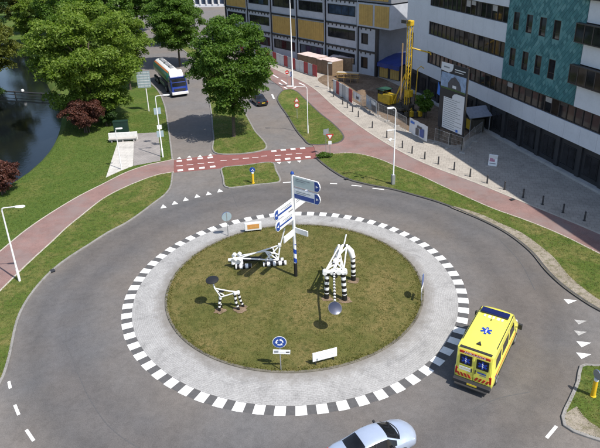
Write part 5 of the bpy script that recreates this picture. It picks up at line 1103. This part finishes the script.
# yellow machine under a grey tarpaulin behind the billboard
q = (23.32, 35.10); ym = thing('covered_generator', 'yellow site machine under a grey tarpaulin behind the billboard', 'machine', (q[0], q[1], 0.07), math.atan2(fd.y, fd.x))
MB().box((0, 0, 1.0), (2.4, 1.6, 1.7)).build('casing', 'rig_dark', ym, bevel=0.06); MB().box((0, -0.82, 1.0), (0.9, 0.04, 1.3)).build('door', 'rig_yellow', ym); simple('tarp_grey', (0.24, 0.26, 0.31), 0.6, var=0.2)
MB().prism([(-1.6, 2.3), (0, 3.3), (1.6, 2.3), (1.5, 2.2), (0, 3.15), (-1.5, 2.2)], -1.6, 1.6, axis='y').build('tarpaulin', 'tarp_grey', ym)
for sx in (-1, 1):
    for sy in (-1, 1): MB().tube([(sx * 1.4, sy * 1.4, 0), (sx * 1.45, sy * 1.4, 2.3)], 0.05, 6).build('pole', 'metal_grey', ym)
# mesh fences and banners on the site edge
wire = MB()
for k in range(13): wire.box((0.12 + k * 0.19, 0, 1.0), (0.012, 0.012, 1.8))
for z in (0.4, 0.9, 1.4): wire.box((1.25, 0, z), (2.4, 0.012, 0.012))
wire_me = wire.mesh('wire_mesh', 'metal_grey'); frm = MB()
frm.tube([(0.05, 0, 0), (0.05, 0, 1.95), (2.45, 0, 1.95), (2.45, 0, 0)], 0.022, 6); frm.tube([(0.05, 0, 0.15), (2.45, 0, 0.15)], 0.018, 6); frm_me = frm.mesh('fence_frame', 'metal_grey', True)
foot_me = MB().box((0, 0, 0.06), (0.25, 0.7, 0.13)).mesh('fence_foot', 'concrete_pale')
def site_fence(p0, p1, where):
    a, b_ = Vector(p0), Vector(p1); d = b_ - a; n_ = max(1, int(round(d.length / 2.5)))
    for k in range(n_):
        q = a + d * (k / n_); t = thing('site_fence_panel', 'wire mesh fence panel %s, %s from the left' % (where, ORD[k]), 'fence', (q.x, q.y, 0.066), math.atan2(d.y, d.x) + rnd.uniform(-.06, .06), 'mesh panels around the building site')
        shared('frame', frm_me, t); w_ = shared('wire_mesh', wire_me, t); w_['kind'] = 'stuff'; shared('foot', foot_me, t, (0.05, 0, 0))
site_fence((8.82, 49.29), (14.71, 35.46), 'beside the bollards below the rig'); site_fence((17.27, 30.79), (19.76, 26.93), 'at the foot of the billboard'); site_fence((19.76, 26.93), (23.55, 32.69), 'running back from the billboard to the office')
def banner(label, p0, p1, z0, z1, mats_):
    a, b_ = Vector(p0), Vector(p1); d = b_ - a; L_ = d.length; t = thing('site_banner', label, 'banner', (a.x, a.y, 0.06), math.atan2(d.y, d.x)); n_ = 14; vs = []
    for s_ in (0, 1):
        for i in range(n_ + 1): y = -0.09 + 0.05 * math.sin(i * 1.3); vs += [(L_ * i / n_, y + s_ * .012, z0 + 0.05 * math.sin(i)), (L_ * i / n_, y + s_ * .012, z1)]
    m_ = 2 * (n_ + 1); fs = [(2 * i, 2 * i + 2, 2 * i + 3, 2 * i + 1) for i in range(n_)] + [(m_ + 2 * i, m_ + 2 * i + 1, m_ + 2 * i + 3, m_ + 2 * i + 2) for i in range(n_)]
    c_ = MB().add(vs, fs).build('cloth', mats_[0], t, smooth=True); h_ = z1 - z0
    for (x0, x1, f0, f1, mm) in mats_[1]: piece('print', mm, c_, (L_ * x0, -0.165, z0 + h_ * f0), (L_ * x1, -0.155, z0 + h_ * f1))
banner('white banner with dark blue figures on the fence below the rig', (14.86, 34.43), (16.40, 30.50), 0.3, 2.3, ('print_white', [(0.38, 0.55, 0.1, 0.55, 'print_house'), (0.60, 0.82, 0.12, 0.65, 'sign_blue'), (0.45, 0.7, 0.6, 0.75, 'print_house'), (0.08, 0.3, 0.7, 0.85, 'banner_blue')]))
banner('blue and white banner on the fence left of the drilling rig', (10.58, 46.44), (11.73, 42.59), 0.3, 2.2, ('hoard_grey', [(0.1, 0.5, 0.3, 0.8, 'print_sky'), (0.55, 0.9, 0.1, 0.5, 'print_house'), (0.5, 0.9, 0.6, 0.85, 'print_white')]))
banner('small white banner right of the short hoarding', (8.92, 49.56), (9.80, 46.78), 0.9, 2.0, ('print_white', [(0.45, 0.75, 0.2, 0.55, 'print_house')]))
# pavement A-board
q = (22.15, 22.96); ab = thing('pavement_sign', 'white and pink A-board standing on the shaded plaza', 'sign board', (q[0], q[1], 0.06), -0.5)
simple('print_pink', (0.45, 0.20, 0.28), 0.5, var=0.2)
for s_ in (-1, 1):
    M4 = Matrix.Translation((0, s_ * 0.22, 0)) @ Matrix.Rotation(s_ * 0.25, 4, 'X'); b_ = MB().box((0, 0, 0.68), (0.95, 0.04, 1.3)).xf(M4).build('leaf_panel', 'sign_white', ab, bevel=0.01)
    MB().box((-0.08, s_ * 0.024, 0.82), (0.58, 0.006, 0.60)).xf(M4).build('print', 'print_pink', b_); MB().box((0.12, s_ * 0.03, 0.92), (0.24, 0.004, 0.26)).xf(M4).build('print', 'text_pale', b_); MB().box((0.0, s_ * 0.03, 0.32), (0.66, 0.004, 0.10)).xf(M4).build('print', 'text_grey', b_)
# sandy dirt heap on the site
R2 = random.Random(3); q = (10.66, 53.70); hp = thing('soil_heap', 'low heap of brown soil on the building site behind the banners', 'soil heap', (q[0], q[1], 0.05), 0.3)
vs = [(0, 0, 1.05)]; n_ = 26
for k in range(1, 6):
    for i in range(n_): r = k / 5; a = 2 * PI * i / n_; vs.append((3.6 * r * math.cos(a) * R2.uniform(.9, 1.1), 1.9 * r * math.sin(a) * R2.uniform(.9, 1.1), max(-0.05, 1.05 * (1 - r) ** 1.2 + R2.uniform(-.1, .1) * (k < 5))))
fs = [(0, 1 + i, 1 + (i + 1) % n_) for i in range(n_)] + [(1 + k * n_ + i, 1 + (k + 1) * n_ + i, 1 + (k + 1) * n_ + (i + 1) % n_, 1 + k * n_ + (i + 1) % n_) for k in range(4) for i in range(n_)]
MB().add(vs, fs).build('heap_body', 'earth_brown', hp, smooth=True, angle=80)

# ================================================================== TREES AND PLANTS
def leaf_mesh(name, clumps, n, size, mat, seed, flat=0.55):
    """n leaf-sized quads spread over the shells of many clumps"""
    g_ = np.random.default_rng(seed); cl = np.array(clumps); wgt = cl[:, 3] ** 2; idx = g_.choice(len(cl), n, p=wgt / wgt.sum())
    d = g_.normal(size=(n, 3)); d /= np.linalg.norm(d, axis=1)[:, None]; d[:, 2] = np.where(d[:, 2] < -0.3, -d[:, 2] * 0.6, d[:, 2])
    rr = cl[idx, 3] * (0.55 + 0.5 * g_.random(n) ** 0.6)
    pos = cl[idx, :3] + d * rr[:, None] * np.array([1, 1, 0.75])
    nrm = d * 0.7 + g_.normal(size=(n, 3)) * flat + np.array([0, 0, 0.45]); nrm /= np.linalg.norm(nrm, axis=1)[:, None]
    t = np.cross(nrm, g_.normal(size=(n, 3))); t /= np.linalg.norm(t, axis=1)[:, None]; b_ = np.cross(nrm, t)
    s = size * (0.6 + 0.8 * g_.random(n)); L = t * s[:, None]; W = b_ * (s * 0.62)[:, None]
    v = np.stack([pos - L, pos - W * 0.9 + nrm * (s * 0.12)[:, None], pos + L - nrm * (s * 0.15)[:, None], pos + W * 0.9 + nrm * (s * 0.12)[:, None]], 1).reshape(-1, 3)
    me = bpy.data.meshes.new(name); me.vertices.add(4 * n); me.vertices.foreach_set('co', v.ravel()); me.loops.add(4 * n); me.loops.foreach_set('vertex_index', np.arange(4 * n, dtype=np.int32))
    me.polygons.add(n); me.polygons.foreach_set('loop_start', np.arange(0, 4 * n, 4, dtype=np.int32)); me.update(calc_edges=True); me.validate()
    me.materials.append(MATS[mat]); return me
def make_tree(name, label, cat, base, height, rx, crown_lo, leaf, n, size, seed, trunk_r=0.22, ry=None, offs=(0, 0), clump=1.5, group=None, stems=1, nc=60):
    """tapered trunk with limbs, crown of leaf clumps in an uneven ellipsoid"""
    R = random.Random(seed); t = thing(name, label, cat, base, 0, group); ry = ry or rx
    cz = (height + crown_lo) / 2; hz = (height - crown_lo) / 2; clumps = []
    while len(clumps) < nc:
        x, y, z = R.uniform(-1, 1), R.uniform(-1, 1), R.uniform(-1, 1); q = math.sqrt(x * x + y * y + z * z)
        if q > 1 or q < 0.35: continue
        if z < -0.2 and math.hypot(x, y) > 0.9 + z * 0.3: continue
        k = 0.93 + 0.16 * math.sin(5 * math.atan2(y, x) + seed) * (1 - abs(z))
        r = clump * R.uniform(0.65, 1.25)
        clumps.append((offs[0] + x * (rx - r * 0.6) * k, offs[1] + y * (ry - r * 0.6) * k, cz + z * (hz - r * 0.5), r))
    tr = MB()
    for s_ in range(stems):
        sx, sy = (0, 0) if stems == 1 else (R.uniform(-0.3, 0.3), R.uniform(-0.3, 0.3)); fork = crown_lo + (cz - crown_lo) * 0.35
        tx, ty = offs[0] * 0.5 + R.uniform(-0.2, 0.2), offs[1] * 0.5 + R.uniform(-0.2, 0.2)
        tr.tube([(sx, sy, -0.1), (sx * 1.1, sy * 1.1, 0.25), (sx + tx * 0.3, sy + ty * 0.3, fork * 0.6), (sx + tx, sy + ty, fork), (offs[0] + tx, offs[1] + ty, cz + hz * 0.5)],
                [trunk_r * 1.45, trunk_r, trunk_r * 0.85, trunk_r * 0.7, trunk_r * 0.15], 9)
        for c in R.sample(clumps, min(len(clumps), 15 if stems == 1 else 6)):
            z0 = R.uniform(fork * 0.8, min(cz, max(fork * 0.85, c[2])))
            q = z0 / max(0.1, cz); a = Vector((sx + tx * min(1, q), sy + ty * min(1, q), z0)); e = Vector(c[:3]); m_ = a.lerp(e, 0.5) + Vector((0, 0, 0.25 * (e - a).length * 0.5))
            tr.tube([a, m_, e], [trunk_r * 0.42, trunk_r * 0.26, trunk_r * 0.08], 6)
    tr.build('trunk', 'bark', t, smooth=True, angle=70)
    o = bpy.data.objects.new('crown', leaf_mesh('crown', clumps, n, size, leaf, seed)); C.objects.link(o); o.parent = t
    return t
G0 = 0.05
def gp(p_, z=G0): return (p_[0], p_[1], z)
make_tree('maple_tree', 'huge bright green broadleaf tree on the canal lawn behind the copper shrub', 'tree', (-29.0, 44.0, G0), 17.4, 8.6, 0.5, 'leaf_maple', 78000, 0.165, 3, 0.42, clump=1.35, nc=230)
make_tree('street_tree', 'round green tree on the grass median between the two carriageways', 'tree', gp((-8.11, 35.44)), 15.8, 5.9, 2.2, 'leaf_green', 52000, 0.15, 11, 0.24, offs=(0.7, 0.5), clump=1.1, nc=170)
make_tree('street_tree', 'green tree standing behind the tanker lorry on the far median', 'tree', gp((-23.32, 80.04)), 14.6, 6.4, 2.6, 'leaf_green', 42000, 0.175, 12, 0.22, clump=1.3, nc=150)
make_tree('street_tree', 'dark green tree left of the far road behind the huge maple', 'tree', (-40.5, 92, G0), 16.5, 7.2, 1.6, 'leaf_green', 30000, 0.20, 13, 0.25, clump=1.4, nc=130)
make_tree('street_tree', 'tree on the far median behind the tree by the lorry', 'tree', (-29.5, 105, G0), 14.0, 6.2, 2.4, 'leaf_green', 20000, 0.22, 15, 0.2, clump=1.4, nc=90)
make_tree('street_tree', 'tall tree at the top edge just left of the white columned building', 'tree', (-43.0, 126, G0), 15.0, 7.0, 2.0, 'leaf_green', 20000, 0.24, 14, 0.25, clump=1.5, nc=90)
make_tree('street_tree', 'dense tree at the top edge above the lorry', 'tree', (-50.0, 110, G0), 17.0, 6.8, 1.6, 'leaf_dark', 20000, 0.24, 29, 0.25, clump=1.5, nc=90)
make_tree('canal_tree', 'slender light tree with thin trunk on the far canal bank', 'tree', (-57.0, 106, G0), 20.0, 5.4, 4.4, 'leaf_maple', 16000, 0.20, 16, 0.17, clump=1.2, nc=70)
make_tree('canal_tree', 'olive green tree at the top left corner beyond the canal bend', 'tree', (-75.0, 128, G0), 21, 7.4, 2.0, 'leaf_yellow', 16000, 0.25, 17, 0.22, clump=1.5, nc=80)
make_tree('canal_tree', 'dark tree behind the thin-trunked tree on the far bank', 'tree', (-65.0, 124, G0), 23.0, 7.6, 1.4, 'leaf_dark', 16000, 0.25, 18, 0.22, clump=1.5, nc=80)
make_tree('canal_tree', 'dark green tree behind the huge maple beside the far road', 'tree', (-56.5, 130, G0), 23.0, 7.6, 1.4, 'leaf_dark', 16000, 0.26, 19, 0.22, clump=1.6, nc=80)
make_tree('willow_tree', 'yellow green tree overhanging the water at the left edge', 'tree', (-56.0, 70, -0.02), 12.5, 6.6, 0.8, 'leaf_yellow', 34000, 0.17, 20, 0.25, clump=1.3, nc=130)
make_tree('willow_tree', 'dark tree on the left bank rising behind the yellow green one', 'tree', (-72.0, 92, -0.02), 21.0, 7.2, 1.0, 'leaf_green', 16000, 0.24, 30, 0.25, clump=1.5, nc=80)
make_tree('bank_shrub', 'low dark shrub on the left bank below the canal barrier', 'shrub', (-49.5, 53.5, -0.02), 4.6, 3.2, 0.2, 'leaf_dark', 8000, 0.15, 21, 0.08, clump=0.9, nc=36)
# unseen trees added outside the left edge so their reflection darkens the canal
make_tree('added_bank_tree', 'unseen dark tree added outside the left edge to darken the canal reflection', 'tree', (-51.0, 38, -0.02), 13.0, 5.6, 0.6, 'leaf_dark', 9000, 0.30, 31, 0.25, clump=1.5, nc=60)
make_tree('added_bank_tree', 'unseen dark tree added nearest the camera on the left bank, mirrored in the canal', 'tree', (-53.0, 24, -0.02), 13.0, 6.0, 0.6, 'leaf_dark', 9000, 0.30, 32, 0.25, clump=1.5, nc=60)
make_tree('street_tree', 'light green tree at the left kerb half hiding the tanker trailer', 'tree', (-28.6, 62.0, G0), 13.6, 4.7, 2.8, 'leaf_maple', 28000, 0.155, 33, 0.2, clump=1.2, nc=110)
make_tree('canal_tree', 'dense green tree between the thin-trunked tree and the huge maple', 'tree', (-50.5, 93, G0), 18.0, 6.0, 1.4, 'leaf_green', 18000, 0.20, 34, 0.2, clump=1.3, nc=90)
make_tree('canal_tree', 'mid green tree on the far bank left of the thin-trunked tree', 'tree', (-66.0, 112.5, G0), 11.0, 5.0, 1.2, 'leaf_maple', 14000, 0.21, 35, 0.2, clump=1.3, nc=70)
make_tree('added_bank_tree', 'tall dark tree added behind the yellow green tree for the canal reflection', 'tree', (-63.0, 82, -0.02), 21.0, 6.4, 0.8, 'leaf_dark', 14000, 0.24, 36, 0.25, clump=1.5, nc=80)  # added so the canal mirrors a dark crown instead of bright sky
make_tree('added_bank_tree', 'dark tree added at the left edge by the canal barrier for the reflection', 'tree', (-58.0, 57, -0.02), 19.0, 5.6, 0.6, 'leaf_green', 14000, 0.22, 37, 0.25, clump=1.4, nc=80)  # another added tree, placed for its dark reflection in the water
make_tree('copper_shrub', 'round copper-leaved shrub on the lawn in front of the huge maple', 'shrub', gp((-28.63, 38.88)), 4.9, 3.3, 0.7, 'leaf_copper', 20000, 0.10, 22, 0.09, clump=0.7, stems=4, nc=80)
make_tree('copper_shrub', 'copper-leaved shrub cut by the left edge beside the canal', 'shrub', gp((-31.21, 19.11)), 4.0, 2.3, 0.3, 'leaf_copper', 14000, 0.10, 23, 0.08, clump=0.6, stems=4, nc=60)
make_tree('green_bush', 'dark green bush by the copper shrub left of the utility cabinet', 'shrub', gp((-26.44, 41.75)), 2.6, 1.5, 0.2, 'leaf_dark', 3000, 0.13, 24, 0.06, clump=0.6, stems=3, nc=20)
make_tree('site_bush', 'green bush growing on the building site left of the billboard', 'shrub', gp((18.12, 41.26)), 4.2, 1.3, 0.4, 'leaf_green', 3000, 0.14, 25, 0.07, clump=0.6, stems=3, nc=24)
make_tree('low_hedge', 'low hedge at the tip of the right verge by the crossing', 'shrub', gp((3.39, 26.92)), 0.6, 1.1, 0.05, 'leaf_green', 1600, 0.08, 26, 0.03, ry=0.5, clump=0.3, stems=3, nc=16)
# trees beyond, so the place goes on behind the frame
far = [(-92, 158), (-80, 176), (-66, 172), (-108, 150), (-96, 190), (-58, 165)]
words = ['leftmost', 'second from the left', 'third from the left', 'fourth from the left', 'fifth from the left', 'rightmost']
for q, (x, y) in enumerate(sorted(far)):
    make_tree('distant_tree', 'distant tree at the top left corner, %s of the far row' % words[q], 'tree', (x, y, -0.05), 15 + (q % 3), 7.0, 1.5, 'leaf_dark' if q % 2 else 'leaf_green', 5000, 0.42, 40 + q, 0.25, clump=1.9, nc=42, group='trees in the far row at top left')

# ---- grass tufts along verges and island (nobody could count them)
def in_poly(x, y, poly):
    c = np.zeros(x.shape, bool); j = len(poly) - 1
    for i in range(len(poly)):
        xi, yi = poly[i]; xj, yj = poly[j]
        k = ((yi > y) != (yj > y)) & (x < (xj - xi) * (y - yi) / (yj - yi + 1e-12) + xi); c ^= k; j = i
    return c
def tufts(name, label, regions, mat='leaf_grass', skip=()):
    g_ = np.random.default_rng(5); P = []
    for poly, dens, zf, hgt in regions:
        a = np.array(poly); lo, hi = np.maximum(a.min(0), [-36, -22]), np.minimum(a.max(0), [46, 48]); m_ = int(dens * (hi[0] - lo[0]) * (hi[1] - lo[1]))
        x = g_.uniform(lo[0], hi[0], m_); y = g_.uniform(lo[1], hi[1], m_); k = in_poly(x, y, poly)
        for hole in skip: k &= ~in_poly(x, y, hole)
        x, y = x[k], y[k]
        z = np.array([zf(a_, b_) for a_, b_ in zip(x, y)]) if callable(zf) else np.full(x.shape, zf)
        P.append(np.stack([x, y, z, hgt * (0.5 + g_.random(len(x)))], 1))
    P = np.concatenate(P); n = len(P); a = g_.uniform(0, 2 * PI, n); w_ = P[:, 3] * 0.55; ln = P[:, 3] * g_.uniform(0.2, 0.9, n); b_ = a + g_.uniform(-1, 1, n) + PI / 2
    v = np.stack([P[:, :3] + np.stack([np.cos(a) * w_, np.sin(a) * w_, 0 * a - 0.01], 1), P[:, :3] - np.stack([np.cos(a) * w_, np.sin(a) * w_, 0 * a + 0.01], 1), P[:, :3] + np.stack([np.cos(b_) * ln, np.sin(b_) * ln, P[:, 3]], 1)], 1).reshape(-1, 3)
    me = bpy.data.meshes.new(name); me.vertices.add(3 * n); me.vertices.foreach_set('co', v.ravel()); me.loops.add(3 * n); me.loops.foreach_set('vertex_index', np.arange(3 * n, dtype=np.int32))
    me.polygons.add(n); me.polygons.foreach_set('loop_start', np.arange(0, 3 * n, 3, dtype=np.int32)); me.update(calc_edges=True); me.materials.append(MATS[mat])
    o = bpy.data.objects.new(name, me); C.objects.link(o); tag(o, label, 'grass', kind='stuff'); return o
mat_leaf('leaf_lawn', (0.085, 0.130, 0.020), (0.125, 0.175, 0.030), (0.190, 0.205, 0.050), 0.45)
CIRC = [(ICX + 9.55 * math.cos(i * PI / 32), ICY + 9.55 * math.sin(i * PI / 32)) for i in range(64)]
RIM = [(ICX + 9.72 * math.cos(i * PI / 40), ICY + 9.72 * math.sin(i * PI / 40)) for i in range(81)] + [(ICX + 9.3 * math.cos(i * PI / 40), ICY + 9.3 * math.sin(i * PI / 40)) for i in range(80, -1, -1)]
tufts('grass_tufts', 'dry short grass on the roundabout island and the road verges', [(CIRC, 190, dome, 0.042), (RIM, 170, 0.12, 0.085), (KL + PL[::-1], 90, 0.105, 0.05), (KR + PN[::-1], 90, 0.105, 0.05), (TU, 70, 0.105, 0.05), (MU, 50, 0.105, 0.06), (ML, 90, 0.105, 0.05), (MR, 110, 0.105, 0.05)], skip=[SOIL, GRAVEL])
tufts('lawn_grass', 'fresh green lawn grass between the canal and the left cycle path', [(PU[::-1] + KN + [(-112, 172)] + BANK[2:-1] + [(-75, -8)], 60, 0.055, 0.06)], 'leaf_lawn', skip=[SLAB, BRICKS])
